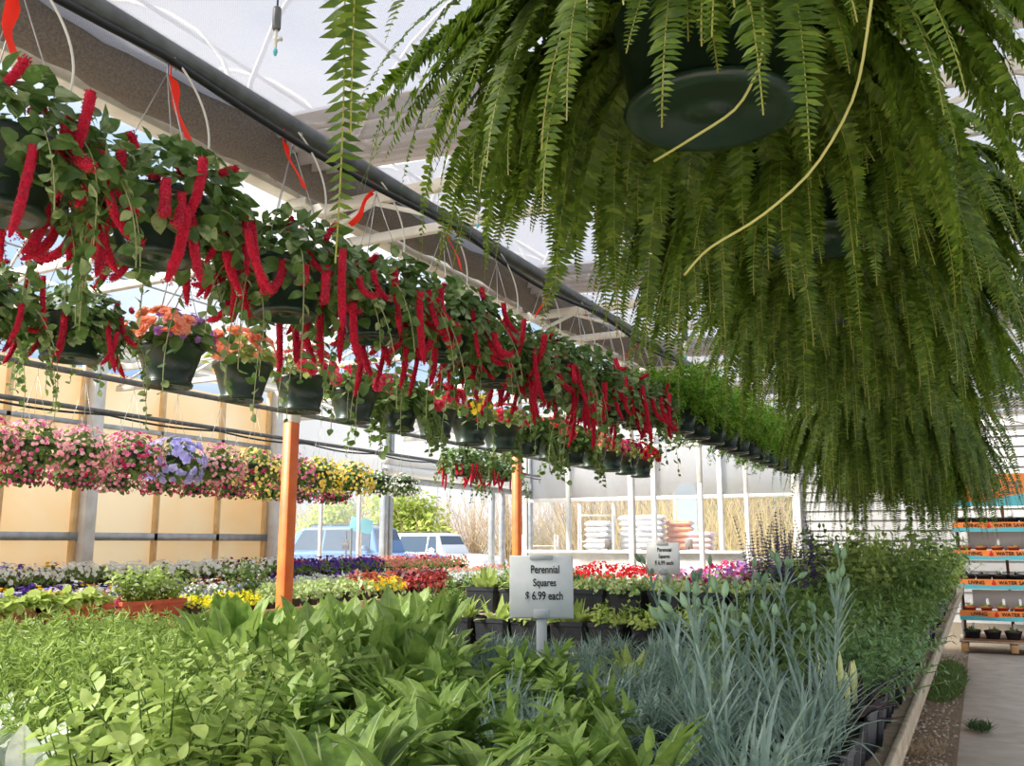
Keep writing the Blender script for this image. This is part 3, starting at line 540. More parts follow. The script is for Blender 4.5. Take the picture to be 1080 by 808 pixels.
def truss(y, x0, x1, lab, grp, nweb):
    t = thing('roof_truss', lab, 'truss', (x0, y, 3.5), group=grp)
    for z, h, nm in ((0, .06, 'bottom_chord'), (.28, .08, 'top_chord')): g = Geo(); add_box(g, ((x1-x0)/2, 0, z), (x1-x0, .05, h)); link(nm, g.mesh(nm, 'white_steel'), t)
    w = (x1-x0)/nweb
    for j in range(nweb):
        g = Geo(); a, b = (j*w, .0), ((j+.5)*w, .28); add_bar(g, (a[0], 0, .03), (b[0], 0, .25), .028); add_bar(g, (b[0], 0, .25), ((j+1)*w, 0, .03), .028); link('web_brace', g.mesh('web', 'white_steel'), t)
WHERE = ['nearest', 'second', 'third', 'fourth', 'fifth', 'sixth']
for i, y in enumerate(TY[1:]):
    truss(y, XG, 3.4, WHERE[i] + ' white roof truss from the camera, under the shade cloth', 'trusses of the main bay', 6)
    truss(y, XW, XG, WHERE[i] + ' white roof truss from the camera, in the left bay', 'trusses of the left bay', 5)
def arch(x0, x1, y, hh, n=18):
    a = np.linspace(0, PI, n); return np.stack([(x0+x1)/2 - (x1-x0)/2*np.cos(a), np.full(n, y), ZG+.1+hh*np.sin(a)**.9], 1)
q = 0
for y in np.arange(-1.5, YG+.1, 1.1):
    q += 1
    for x0, x1, nm, hh in ((XW, XG, 'left', 1.7), (XG, 3.4, 'main', 2.1)):
        g = Geo(); add_tube(g, arch(x0, x1, y, hh), .018, 6); tag(link('roof_hoop', g.mesh('roof_hoop', 'white_steel')), ('curved steel roof hoop of the %s bay, ' % nm) + ('above the camera' if y < .7 else ordw(int((y-.7)/1.1)+1) + ' from the camera'), 'roof hoop', 'roof hoops of the %s bay' % nm)
for x0, x1, hh, nm in ((XW, XG, 1.7, 'left'), (XG, 3.4, 2.1, 'main')):
    for fi, f in enumerate((.16, .32, .5, .68, .84)):
        p = arch(x0, x1, 0, hh, 101)[int(f*100)]; g = Geo(); add_tube(g, [(p[0], YB, p[2]-.03), (p[0], YG, p[2]-.03)], .014, 6); struct('trim_%d' % k, g.mesh('trim', 'galv')); k += 1
    A = arch(x0, x1, 0, hh+.03, 30); g = Geo(); V = np.concatenate([A*np.array([1, 0, 1])+np.array([0, YB, 0]), A*np.array([1, 0, 1])+np.array([0, YG, 0])]); j = np.arange(29); g.add(V, np.stack([j, j+1, j+31, j+30], 1)); struct('ceiling_'+nm, g.mesh('ceiling', 'poly_roof'))
# gable end: glazing with mullions on the left, white siding on the right
XS = on_y(840, 520, YG)[0]
g = Geo(); add_box(g, ((XW+XS)/2, YG, 1.3), (XS-XW, .01, 2.6), ch=0); struct('window_2', g.mesh('window', 'poly_clear'))
g = Geo(); add_box(g, ((XW+3.4)/2, YG+.02, 3.3), (3.4-XW, .012, 1.5), ch=0); struct('wall_back_upper', g.mesh('wall', 'poly_white'))
for x0, x1, hh, nm in ((XW, XG, 1.7, 'left'), (XG, 3.4, 2.1, 'main')):
    A = arch(x0, x1, YG+.02, hh, 24); g = Geo(); g.addl(A, [tuple(range(24))]); struct('wall_back_gable_'+nm, g.mesh('wall', 'poly_white', False))
for px in (555, 600, 690, 760): x = on_y(px, 520, YG)[0]; trim('trim_%d' % k, (x, YG-.03, 0), (x, YG-.03, 4.0), .1 if px != 668 else .18, .1, 'white_steel'); k += 1
trim('trim_%d' % k, (XS, YG-.05, 0), (XS, YG-.05, 4.0), .16, .12, 'white_steel'); k += 1
for z in (2.55, 1.18): trim('trim_%d' % k, (XW, YG-.03, z), (XS, YG-.03, z), .05, .09, 'white_steel'); k += 1
g = Geo(); zz = np.arange(0, 3.9, .2)
for z in zz: g.addl(np.array([(XS, YG-.02, z), (3.6, YG-.02, z), (3.6, YG+.02, z+.2), (XS, YG+.02, z+.2), (XS, YG+.03, z), (3.6, YG+.03, z)]), [(0, 1, 2, 3), (0, 4, 5, 1)])
struct('wall_back', g.mesh('wall', 'siding', False))
g = Geo(); add_box(g, (3.4, (YB+YG)/2, 2.0), (.02, YG-YB, 4.0), ch=0); struct('wall_right', g.mesh('wall', 'poly_clear'))
# shade cloth: one sheet per truss bay, gathered into folds before the next truss
for i in range(len(TY)-1):
    y0, y1 = TY[i], TY[i+1]; t = thing('hanging_shade_cloth', ('nearest' if i == 0 else ordw(i+1)+' from camera') + ' grey woven shade cloth stretched between roof trusses', 'shade cloth', (0, y0, 4.0), group='shade cloths under the roof')
    nx, ny = 14, 20; X = np.linspace(XG+.1, 3.3, nx); Y = np.linspace(.06, (y1-y0)-.85, ny); g = Geo(); XX, YY = np.meshgrid(X, Y); s = (YY/(y1-y0))
    Z = -.1*np.sin(PI*np.clip(s*1.15, 0, 1)) - .03*np.sin(XX*2.2) ; V = np.stack([XX, YY, Z], -1).reshape(-1, 3); a = (np.arange(ny-1)[:, None]*nx+np.arange(nx-1)[None]).reshape(-1); qd = np.stack([a, a+1, a+nx+1, a+nx], 1); g.add(V, qd); link('stretched_cloth', g.mesh('cloth', 'shade'), t)
    ny = 26; Y = np.linspace((y1-y0)-.85, (y1-y0)-.06, ny); XX, YY = np.meshgrid(np.linspace(XG+.1, 3.3, 30), Y); f = np.linspace(0, 1, ny)[:, None]
    Z = -.07*np.sin(PI*.86) - .12*np.sin(PI*f) + .035*np.sin(f*40 + .4*np.sin(XX*3)) - .03*np.sin(XX*2.2); V = np.stack([XX, YY, Z], -1).reshape(-1, 3); nx = 30; a = (np.arange(ny-1)[:, None]*nx+np.arange(nx-1)[None]).reshape(-1); g = Geo(); g.add(V, np.stack([a, a+1, a+nx+1, a+nx], 1)); link('gathered_edge', g.mesh('gather', 'shade_dense'), t)
t = thing('shade_cloth_roll', 'brownish bunched shade cloth roll running along the gutter', 'shade cloth', (XG+.28, 0, 3.97))
g = Geo(); yy = np.linspace(-2, 17.5, 160); add_tube(g, np.stack([.012*np.sin(yy*2.1), yy, .02*np.sin(yy*1.3)], 1), .17+.01*np.sin(yy*9)+.007*np.sin(yy*23), 20); link('roll', g.mesh('roll', pmat('rolled_shade_fabric', (112, 104, 98), .9, noise=(88, 80, 75), bump=.6, scale=70)), t)
# ------------------------------------------------------------------ basket lines: pipe, hose, tags, drip tubes
PZ, XR1, XR2, XR3, XR4 = 2.82, -1.8, -2.8, -6.0, -7.6
def line(x, lab, y0, y1, hose=True, r=.024):
    g = Geo(); yy = np.linspace(y0, y1, 30); add_tube(g, np.stack([0*yy+x, yy, 0*yy+PZ], 1), r, 12); tag(link('hanging_pipe', g.mesh('pipe', 'pipe')), 'grey steel support pipe ' + lab, 'pipe', 'pipes for hanging baskets')
    if hose:
        yy = np.linspace(y0, y1, 160); g = Geo(); add_tube(g, np.stack([x+.03+.01*np.sin(yy*3), yy, PZ-.03-.035*np.abs(np.sin(yy*PI/1.5))], 1), .011, 8); tag(link('hanging_hose', g.mesh('hose', 'black')), 'black irrigation hose sagging under the pipe ' + lab, 'hose', 'irrigation hoses')
line(XR1, 'above the front row of red chenille baskets', -1, 11, r=.03); line(XR2, 'above the begonia baskets', -1, 12); line(XR3, 'above the nearer pink flower baskets by the yellow wall', 0, 15, False); line(XR4, 'nearest the yellow wall', 0, 16); line(-.4, 'above the hanging Boston ferns', -2, 14)
# red chenille row
CY = [1.12, 1.53, 2.02, 2.46, 2.91, 3.36, 3.82, 4.27, 4.72, 5.18]
for i, y in enumerate(CY):
    chenille(XR1, y, 2.25+.02*math.sin(i*2.1)+POT_H-.02, PZ, ordw(i+1) + ' red chenille basket from the camera on the front pipe', 'front row of red chenille baskets', 30, 1.0)
for i, y in enumerate((1.28, 1.68, 2.05)):
    chenille(XR2, y, 2.2+POT_H-.02, PZ, ['left-cut red chenille basket at the frame edge, behind the front row', 'red chenille basket between two others, on the begonia row', 'red chenille basket next to the peach begonia basket'][i], 'chenille baskets on the second row', 18, .85)
for i, y in enumerate((10.2, 10.75, 11.4)):
    chenille(-6.0, y, 2.4+POT_H, PZ, ['left', 'middle', 'right'][i] + ' one of three small distant chenille baskets above the cars', 'distant chenille baskets', 16, 1.25)
# tags and drip tubes on the front pipe
for i, (px, py) in enumerate(((2, 8), (178, 68), (296, 150), (390, 205), (470, 252), (575, 308), (616, 332), (650, 355), (672, 372), (706, 440))):
    y = on_x(px, py, XR1)[1]; L = .17 if i < 2 else .15; a = [.15, .28, .45, -.5, .45, -.45, .6, .4, -.9, -.8][i]
    g = Geo(); n = 9; s = np.linspace(0, 1, n); w = .017*(1+.25*np.sin(s*6+i)); px_ = np.sin(a)*s*L; pz = -np.cos(a)*s*L; pyy = .01*np.sin(s*7+i); V = np.concatenate([np.stack([px_*.6 - w*.3, px_*.8 + w+pyy, pz], 1), np.stack([px_*.6 + w*.3, px_*.8 - w+pyy, pz-.002], 1)]); j = np.arange(n-1); g.add(V, np.stack([j, j+1, j+n+1, j+n], 1))
    g.add(V + np.array([.0012, 0, 0]), np.stack([j, j+1, j+n+1, j+n], 1)); add_tube(g, [(0, 0, .045), (0, 0, -.01)], .002, 5)
    tag(link('hanging_tag', g.mesh('tag', 'tag_orange'), None, (XR1+.01, y, PZ-.07)), ('orange plastic flag ribbon tied under the front pipe, ' + ordw(i+1) + ' from the left'), 'tag', 'orange tags on the front pipe')
for i, y in enumerate(CY):
    g = Geo(); s = np.linspace(0, 1, 22); b = .1+.03*math.sin(i*3); add_tube(g, np.stack([.02+.03*np.sin(s*PI), .12*np.sin(s*PI*.9)+b*s*0-.02*s, -.45*s**1.2], 1), .003, 6)
    tag(link('hanging_drip_tube', g.mesh('tube', 'hose_white'), None, (XR1, y, PZ-.02)), 'thin pale drip tube curving down into the ' + ordw(i+1) + ' front chenille basket', 'drip tube', 'drip tubes of the front row')
# sprinkler droppers
for (px, py, Y, lab) in ((292, 20, 2.6, 'sprinkler dropper with grey weight hanging at top left'), (722, 350, 6.4, 'sprinkler dropper hanging left of the fern mass'), (504, 215, 3.9, 'sprinkler dropper with green nozzle half hidden by fern fronds')):
    p = on_y(px, py, Y); s = {2.6: 1.0, 6.4: 1.35, 3.9: .8}[Y]; t = thing('hanging_sprinkler', lab, 'sprinkler', (p[0], Y, p[2]), group='sprinkler droppers')
    g = Geo(); add_tube(g, [(0, 0, 4.0-p[2]), (0, 0, .02)], .004, 6); link('hose', g.mesh('hose', 'black'), t)
    g = Geo(); add_lathe(g, [(.001, .05), (.016, .05), (.018, .04), (.018, -.04), (.014, -.05), (.001, -.05)], 14); link('weight', g.mesh('weight', 'pipe'), t, sc=s)
    g = Geo(); add_lathe(g, [(.001, -.05), (.007, -.05), (.007, -.075), (.011, -.08), (.011, -.1), (.006, -.105), (.006, -.135), (.001, -.14)], 10); add_tube(g, [(0, 0, -.09), (.025, .01, -.092)], .009, 8); link('valve', g.mesh('valve', 'hose_white'), t, sc=s)
    g = Geo(); add_lathe(g, [(.001, -.135), (.009, -.138), (.01, -.15), (.005, -.165), (.001, -.168)], 10); link('nozzle', g.mesh('nozzle', M['teal']), t, sc=s)
# ------------------------------------------------------------------ begonia row (second pipe)
B = dict(n=130, rad=(.17, .17, .12), T=LEAF, size=.075, mat='l_mid'); BL = dict(B, mat='l_light', size=.05, n=150); BV = dict(n=200, rad=(.2, .2, .15), T=leaf_t(.8, 4, .1, .2), size=.06, mat='l_mid', zmin=-.5, trails=(9, .2, .42))
def R(seed, n, T, size, mat, sect=None, rad=(.17, .17, .14), zmin=0): return (seed, int(n*1.15), rad, T, size*(1.45 if T is FL_DOUBLE else 1.2), mat, (0, 0, POT_H), zmin, sect)
row2 = [(2.49, 'B', [('a1', R(1, 26, FL_DOUBLE, .042, 'f_peach', (2.0, 5.6))), ('a2', R(2, 50, FL_SIMPLE, .02, 'f_lilac', (-1.6, .9)))], 'peach begonia with lilac fuchsia, first flower basket beside the red chenille'),
        (2.89, 'L', [('b1', R(3, 26, FL_DOUBLE, .045, 'f_peach'))], 'all peach begonia basket with pale trailing leaves'),
        (3.28, 'L', [('c1', R(4, 20, FL_DOUBLE, .04, 'f_pinkrose', (-2.2, .6))), ('c2', R(5, 60, FL_SIMPLE, .014, 'f_white', (.8, 4.0)))], 'rose pink begonia with tiny white flowers, in front of the orange post'),
        (3.68, 'B', [('d1', R(6, 26, FL_DOUBLE, .045, 'f_pinkrose')), ('d2', R(7, 30, FL_SIMPLE, .02, 'f_paleyellow', (1.5, 3.5)))], 'pink begonia basket just right of the orange post'),
        (4.08, 'V', [('e1', R(8, 14, FL_DOUBLE, .035, 'f_salmon'))], 'leafy basket with long trailing vines and few salmon blooms'),
        (4.47, 'L', [('f1', R(9, 20, FL_DOUBLE, .045, 'f_pinkrose', (-1.5, .8))), ('f2', R(10, 70, FL_SIMPLE, .018, 'f_lilac', (1, 4.2)))], 'pink begonia and pale lilac filler basket, second left of the yellow flowers'),
        (4.88, 'B', [('g1', R(11, 30, FL_DAISY, .045, 'f_yellow', (-1.6, 1.2))), ('g2', R(12, 20, FL_DOUBLE, .03, 'f_pink', (1.5, 4)))], 'yellow daisy basket with pink trailing blooms'),
        (5.28, 'L', [('h1', R(13, 24, FL_DOUBLE, .04, 'f_pinkrose'))], 'pink begonia basket just right of the yellow daisies'),
        (5.68, 'V', [], 'plain leafy trailing basket in the begonia row'),
        (6.08, 'B', [('i1', R(14, 30, FL_DOUBLE, .05, 'f_coral'))], 'coral begonia basket right of the leafy trailing one'),
        (6.48, 'V', [('j1', R(15, 12, FL_SIMPLE, .03, 'f_peach'))], 'leafy trailing basket with a few peach blooms'),
        (6.9, 'L', [('k1', R(16, 20, FL_DOUBLE, .04, 'f_peach'))], 'sparse peach basket, fourth from right of begonia row'),
        (7.3, 'L', [('l1', R(17, 30, FL_DOUBLE, .045, 'f_magenta'))], 'magenta basket, third from right of begonia row'),
        (7.7, 'L', [('m1', R(18, 26, FL_DOUBLE, .045, 'f_magenta')), ('m2', R(19, 30, FL_SIMPLE, .03, 'f_paleyellow', (1.5, 3)))], 'magenta and cream basket, second from right of begonia row'),
        (8.1, 'L', [('n1', R(20, 26, FL_DOUBLE, .045, 'f_red', (-1.5, 1.5))), ('n2', R(21, 30, FL_SIMPLE, .035, 'f_paleyellow', (1.5, 4.5)))], 'red and cream basket, last on the begonia row')]
FOL = {'B': ('B', B), 'L': ('L', BL), 'V': ('V', BV)}
for i, (y, f, bl, lab) in enumerate(row2):
    f0, kw = FOL[f]; t = basket('flower_basket', XR2, y, 2.15+POT_H, PZ, lab, 'begonia baskets on the second pipe', (f0, 400+ord(f), kw), bl, YAW)
    if f == 'V': [link('foliage', c.data, t, rot=(0, 0, 2)) for c in list(t.children) if c.name.startswith('foliage')]
# rows three and four by the yellow wall
big = dict(rad=(.23, .23, .19), n=300, T=LEAF, size=.06, mat='l_mid', zmin=-.85, c=(0, 0, POT_H-.05)); BB = lambda s, n, m, sect=None, T=FL_SIMPLE, z=.03: (s, int(n*1.7), (.245, .245, .2), T, z, m, (0, 0, POT_H-.05), -.75, sect)
kinds = {'pinkmix': [('p1', BB(30, 90, 'f_pink')), ('p2', BB(31, 60, 'f_magenta')), ('p3', BB(32, 50, 'f_lightpink'))], 'light': [('q1', BB(33, 110, 'f_lightpink')), ('q2', BB(34, 50, 'f_pink'))], 'lav': [('r1', BB(35, 70, 'f_lavender', None, FL_SIMPLE, .065))],
         'yel': [('s1', BB(36, 110, 'f_paleyellow')), ('s2', BB(37, 20, 'f_magenta'))], 'yelor': [('t1', BB(38, 130, 'f_paleyellow')), ('t2', BB(39, 50, 'f_yellow'))], 'crim': [('u1', BB(40, 90, 'f_magenta')), ('u2', BB(41, 50, 'f_pink'))], 'wht': [('v1', BB(42, 90, 'f_white'))], 'pk': [('w1', BB(43, 120, 'f_pink'))]}
desc = {'pinkmix': 'pink and magenta mixed', 'light': 'pale pink', 'lav': 'lavender blue hydrangea-like', 'yel': 'pale yellow', 'yelor': 'golden yellow', 'crim': 'crimson', 'wht': 'white', 'pk': 'bright pink'}
for x, zb, row, key, grp in ((XR3, 2.1, [(3.35, 'light'), (3.75, 'pinkmix'), (4.15, 'light'), (4.55, 'light'), (5.0, 'pinkmix'), (5.45, 'lav'), (5.95, 'light'), (6.4, 'yel'), (6.9, 'pk'), (7.35, 'yelor'), (7.9, 'yelor'), (8.4, 'wht'), (8.9, 'wht')], 'r3', 'nearer row'),
                             (XR4, 2.08, [(4.5, 'pk'), (5.2, 'crim'), (5.75, 'crim'), (6.2, 'light'), (6.75, 'pinkmix'), (7.25, 'crim'), (7.8, 'crim'), (8.4, 'yel'), (9.0, 'pk'), (9.6, 'crim')], 'r4', 'rear row')):
    for y, kd in row:
        t = basket('flower_basket', x, y, zb+POT_H, PZ, '', 'flower baskets along the yellow wall, ' + grp, ('big', 450, big), kinds[kd], random.choice((0, 2, 4)), s=1.0 if kd != 'wht' else .8)
        series(key+kd, t, desc[kd] + ' flower basket in the ' + ('nearer' if key == 'r3' else 'rear') + ' hanging row by the yellow wall, {o}')
# asparagus ferns
AS = [asparagus_mesh(s) for s in (1, 2, 3)]
for i in range(12):
    y = 5.66 + .42*i; t = thing('hanging_asparagus_fern', ordw(i+1) + ' feathery fern basket from the camera, beyond the red chenille row', 'hanging basket', (XR1, y, 2.3), random.uniform(0, 6), 'feathery fern baskets')
    link('pot', me_pot, t); link('foliage', AS[i % 3], t, sc=1.15); link('hanger', hanger_for(PZ-2.3), t)
# boston ferns
T0 = on_y(402, 185, 1.0)
FM = [fern_mesh(1, 240, .82), fern_mesh(2, 250, .82, -98, -66, .44), fern_mesh(3, 250, .84, -98, -66, .42), fern_mesh(4, 250, 1.0, -100, -80, .34)]
FM0 = fern_mesh(5, 150, .62, extra=((math.atan2(.7, T0[0]+.4)-.4, 36, -104, 1.0), (math.atan2(.7, T0[0]+.5)-.4, 44, -100, .84)))
for i, (y, rz) in enumerate(((.3, .4), (1.62, 1.1), (2.5, 2.2), (3.4, 3.9), (4.4, 5.2), (5.5, .3), (6.6, 1.9))):
    t = thing('boston_fern_basket', ['overhead Boston fern nearest the camera, frond tips dangling in at the top', 'large Boston fern whose green pot bottom shows at the top', 'Boston fern second behind the one with the visible pot bottom', 'third Boston fern of the right-hand hanging row', 'fourth Boston fern of the right-hand hanging row', 'fifth Boston fern of the right-hand hanging row', 'farthest Boston fern in the right-hand hanging row'][i], 'hanging fern', (-.4 if i < 2 else (-.33 if i < 5 else -.42), y, 2.36 - .13*max(0, i-4)), rz, 'Boston fern baskets')
    link('pot', me_pot_fern, t); link('foliage', FM0 if i == 0 else FM[0 if i == 1 else (1 + i % 2 if i < 5 else 3)], t); link('hanger', cached(('h', 'fern', max(4, i)), lambda: hanger(PZ-2.36+.13*max(0, i-4), .2, .25)), t)
    if i == 1:
        for P in (((790, -100), (803, -20), (806, 60), (780, 115), (720, 152), (690, 170)), ((932, -90), (918, 10), (905, 100), (860, 180), (800, 232), (745, 262), (722, 290))):
            pts = np.array([on_y(px, py, 1.18+.03*q) for q, (px, py) in enumerate(P)]) - np.array([-.4, y, 2.36]); pts = pts @ rotz(-rz).T
            s = np.linspace(0, len(pts)-1, 24); pts = np.stack([np.interp(s, range(len(pts)), pts[:, a]) for a in range(3)], 1)
            for _ in range(2): pts[1:-1] = (pts[:-2]+2*pts[1:-1]+pts[2:])/4
            g = Geo(); add_tube(g, pts, .0022, 6); link('runner', g.mesh('runner', 'runner'), t)['label'] = 'long pale bare runner'
# ------------------------------------------------------------------ plant bench in front
ZB = .93
t = thing('plant_bench', 'long timber bench carrying the potted perennials, pale board along the aisle', 'bench', (-1.85, 7.6, 0))
g = Geo()
for i in range(16): add_box(g, (-1.5+.2*i, 0, ZB-.03), (.17, 13.4, .03))
link('slatted_top', g.mesh('top', 'wood'), t)
for x, nm in ((1.575, 'edge_board'), (-1.62, 'edge_board')): g = Geo(); add_box(g, (x, 0, ZB+.005), (.022, 13.5, .045)); link(nm, g.mesh('edge', 'wood'), t)
for y in np.linspace(-6.4, 6.4, 6):
    for x in (-1.2, 1.2): g = Geo(); add_box(g, (x, y, ZB/2-.03), (.08, .08, ZB-.06)); link('leg', g.mesh('leg', 'wood'), t)
    g = Geo(); add_box(g, (0, y, ZB-.08), (3.0, .05, .07)); link('cross_beam', g.mesh('beam', 'wood'), t)
me_sq_big = sqpot(.19, .14, .86)
DESC = {'catmint': 'bright green leafy mint-like perennial', 'catmint_small': 'low bright green mint-like perennial', 'broad': 'rosette of long green lance leaves', 'spoon': 'rosette of upright spoon-shaped leaves', 'spoonlight': 'pale green spoon-leaved rosette', 'toothed': 'saw-toothed leafy daisy perennial', 'dianthus': 'blue-grey dianthus with tall budded stems',
        'dianthus_low': 'low blue-grey grassy dianthus', 'feathery': 'feathery fine-leaved perennial', 'lambsear': 'silver woolly-leaved perennial', 'lowgreen': 'small pale green rosette', 'sedum': 'cream-variegated low sedum', 'sedum_green': 'lime green low sedum', 'bushy': 'mid-green bushy perennial', 'bushy_tall': 'tall bushy green perennial', 'sage': 'grey-green spreading sage', 'salvia': 'dark salvia with purple flower spikes',
        'plum': 'dark plum-leaved plant with pale shoots', 'geranium': 'red-flowered geranium', 'lilac': 'lilac-flowered bedding plant', 'calib_pink': 'pink-flowered trailing bedding plant', 'redpur': 'purple and red flowered bedding plant', 'magenta': 'magenta-flowered bedding plant'}
def bench_plant(kind, x, y, row, s=1.0, zs=1.0):
    t = potted('potted_perennial', kind, x, y, ZB, s=s, zs=zs)
    band = 'nearest the camera' if y < 2.6 else ('around the price sign' if y < 4.4 else ('behind the price sign' if y < 7 else 'at the far end'))
    series(('bench', kind, row), t, DESC[kind] + ', bench row ' + str(row+1) + ', ' + band + ', {o}', 'potted plant', DESC[kind] + 's on the bench')
rp = random.Random(5)
def pick(sx, sy, x, y):
    r = rp.random()
    if sy > 735:
        if sx > 872: return 'plum' if y < 3.6 else 'sage'
        if sx > 690: return 'dianthus' if r < .45 else 'dianthus_low'
        if 530 < sx < 640 and y < 2.8: return 'toothed' if r < .5 or sy > 800 else 'dianthus_low'
        if sx > 600 and sy < 800: return 'dianthus' if r < .22 else 'dianthus_low'
        if sx > 320: return 'toothed' if r < .38 else 'broad'
        if sx < 40 and 760 < sy < 850: return 'lambsear'
        if sx < 170 and sy < 790: return 'feathery'
        return 'catmint' if r < .85 else 'catmint_small'
    if sy > 690:
        if sx < 210: return 'feathery'
        if sx < 300: return 'spoon'
        if sx < 470: return 'spoonlight' if r < .6 else 'spoon'
        if sx < 780: return 'dianthus_low' if r < .8 else 'lowgreen'
        return 'bushy' if sx < 880 else 'sage'
    if sy > 655:
        if sx < 330: return None
        if sx < 470: return 'lowgreen' if r < .5 else 'broad'
        if sx < 780: return None
        return 'bushy' if sx < 860 else ('sage' if r < .3 else 'bushy')
    if sx < 590: return 'bushy'
    if sx < 640: return 'geranium' if y > 6.5 else 'lowgreen'
    if sx < 700: return 'geranium' if y > 6.5 else 'lowgreen'
    if 690 < sx < 800 and y > 5.2: return 'calib_pink' if r < .5 else 'lilac'
    if sx < 770: return 'sedum_green'
    if sx < 870: return 'salvia' if 5.6 < y < 8 else 'bushy'
    return ('bushy_tall' if r < .7 else ('sage' if r < .8 else 'broad')) if y > 4.4 else 'bushy'
row = 0; y = 1.32; SG = on_y(572, 700, 2.85)
while y < 12.5:
    st = .205 if y < 4.6 else (.3 if y < 7 else .5); x = -.40
    while x > -3.35:
        sx, sy = proj((x, y, ZB+SQH))
        if -50 < sx < 1075 and sy < 930 and not (abs(x-SG[0]) < .1 and abs(y-2.85) < .12):
            kd = pick(sx, sy, x, y)
            big_ = (.78 if sx > 470 else .95) if kd in ('broad', 'toothed') else (1.5 if kd in ('calib_pink', 'lilac') else 1.15 if kd in ('spoon', 'spoonlight') else 1.0)
            if kd and not (y > 8.5 and x < -2.2 and random.random() < .3): bench_plant(kd, x+random.uniform(-.012, .012), y+random.uniform(-.012, .012), row, big_*random.uniform(.92, 1.14), 1.7 if kd in ('calib_pink', 'lilac') else 1.45 if kd == 'bushy_tall' and 5 < y < 9 and random.random() < .6 else random.uniform(.85, 1.15))
        x -= st
    y += st; row += 1
t = thing('plant_riser', 'two-step dark riser carrying black pots of low sedum right of the price sign', 'riser', (-1.72, 4.35, ZB))
for j, (yy, zz) in enumerate(((-.13, .10), (.14, .24))):
    g = Geo(); add_box(g, (0, yy, zz-.012), (1.7, .25, .024)); add_box(g, (0, yy-.12, zz/2), (1.7, .012, zz-.03)); link('step', g.mesh('step', 'wood'), t)
for sx_ in (-.8, 0, .8): g = Geo(); add_box(g, (sx_, .13, .115), (.03, .24, .23)); link('support', g.mesh('support', 'wood'), t)
for j, (yy, zz) in enumerate(((-.13, .10), (.14, .24))):
    for q in range(8):
        kd = [['lowgreen', 'lowgreen', 'sedum_green', 'lowgreen', 'sedum_green', 'sedum_green', 'sedum_green', 'lowgreen'], ['lowgreen', 'lowgreen', 'lowgreen', 'sedum', 'sedum', 'sedum', 'sedum', 'sedum']][j][q]
        o = potted('potted_perennial', kd, -1.72-.74+.21*q, 4.35+yy, ZB+zz, s=1.3, pot=me_sq_big); series(('riser', j, kd), o, DESC[kd] + ' in a black pot on the ' + ['lower', 'upper'][j] + ' riser step, {o}', 'potted plant', 'low plants on the riser')
# price signs on stakes
def to_mesh(cu, mat):
    o = bpy.data.objects.new('temporary', cu); C.objects.link(o); bpy.context.view_layer.update(); me = bpy.data.meshes.new_from_object(o.evaluated_get(bpy.context.evaluated_depsgraph_get())); bpy.data.objects.remove(o); me.materials.clear(); me.materials.append(M[mat]); return me
def price_sign(name, p, w, h, rz, label, zb, stake):
    t = thing(name, label, 'sign', (p[0], p[1], zb), rz); zc = p[2]-zb
    g = Geo(); add_box(g, (0, 0, zc), (w, .006, h), ch=.002); add_box(g, (0, .006, zc), (w+.006, .004, h+.006), ch=.001); link('sign_plate', g.mesh('plate', pmat('sign_card', (240, 240, 236), .45, noise=(226, 228, 226), scale=14)), t)
    g = Geo(); add_box(g, (0, .004, (zc-h/2)/2+.02), (stake, .012, zc-h/2+.06)); add_box(g, (0, -.005, zc-h/2+.012), (stake*1.5, .006, .03)); add_box(g, (0, -.004, zc+h/2-.004), (stake*2.2, .006, .016)); link('stake', g.mesh('stake', pmat('grey_plastic', (186, 190, 190), .5)), t)
    for k, (s, sz) in enumerate((('Perennial', .178), ('Squares', .168), ('$ 6.99 each', .185))):
        cu = bpy.data.curves.new('lettering', 'FONT'); cu.body = s; cu.align_x = 'CENTER'; cu.align_y = 'CENTER'; cu.size = h*sz*1.02; cu.extrude = .0006; cu.offset = h*.0028; 
        o = link('lettering', to_mesh(cu, 'ink'), t, (w*(.06-.008*k), -.0042, zc + h*(.28-.215*k)), (PI/2, 0, 0), (.72, 1.0, 1))
p = on_y(571, 619, 2.85); price_sign('price_sign', p, .212, .205, math.radians(26), 'white square price sign reading Perennial Squares $ 6.99 each', ZB, .036)
p = on_y(699, 589, 5.0); price_sign('price_sign', p, .185, .17, math.radians(4), 'smaller price sign farther back among the perennials', ZB, .03)
# ------------------------------------------------------------------ flower tables
def table(label, x0, x1, y0, y1, z, front='wood_warm'):
    t = thing('flower_table', label, 'table', ((x0+x1)/2, (y0+y1)/2, 0)); w, L = x1-x0, y1-y0
    g = Geo(); n = int(w/.2)
    for i in range(n): add_box(g, (-w/2+(i+.5)*w/n, 0, z-.02), (w/n-.02, L, .03))
    link('slatted_top', g.mesh('top', 'wood_warm'), t)
    for s in (-1, 1): g = Geo(); add_box(g, (s*w/2, 0, z-.03), (.035, L+.04, .15)); link('side_board', g.mesh('board', front), t)
    for yy in np.linspace(-L/2+.2, L/2-.2, 5):
        for s in (-1, 1): g = Geo(); add_box(g, (s*(w/2-.1), yy, (z-.05)/2), (.08, .08, z-.05)); link('leg', g.mesh('leg', 'wood'), t)
table('wooden flower table with tan side board, facing the perennial bench', -7.35, -5.55, 3.2, 14, .93)
table('rear flower table along the yellow wall', -9.55, -7.85, 4, 14, 1.06)
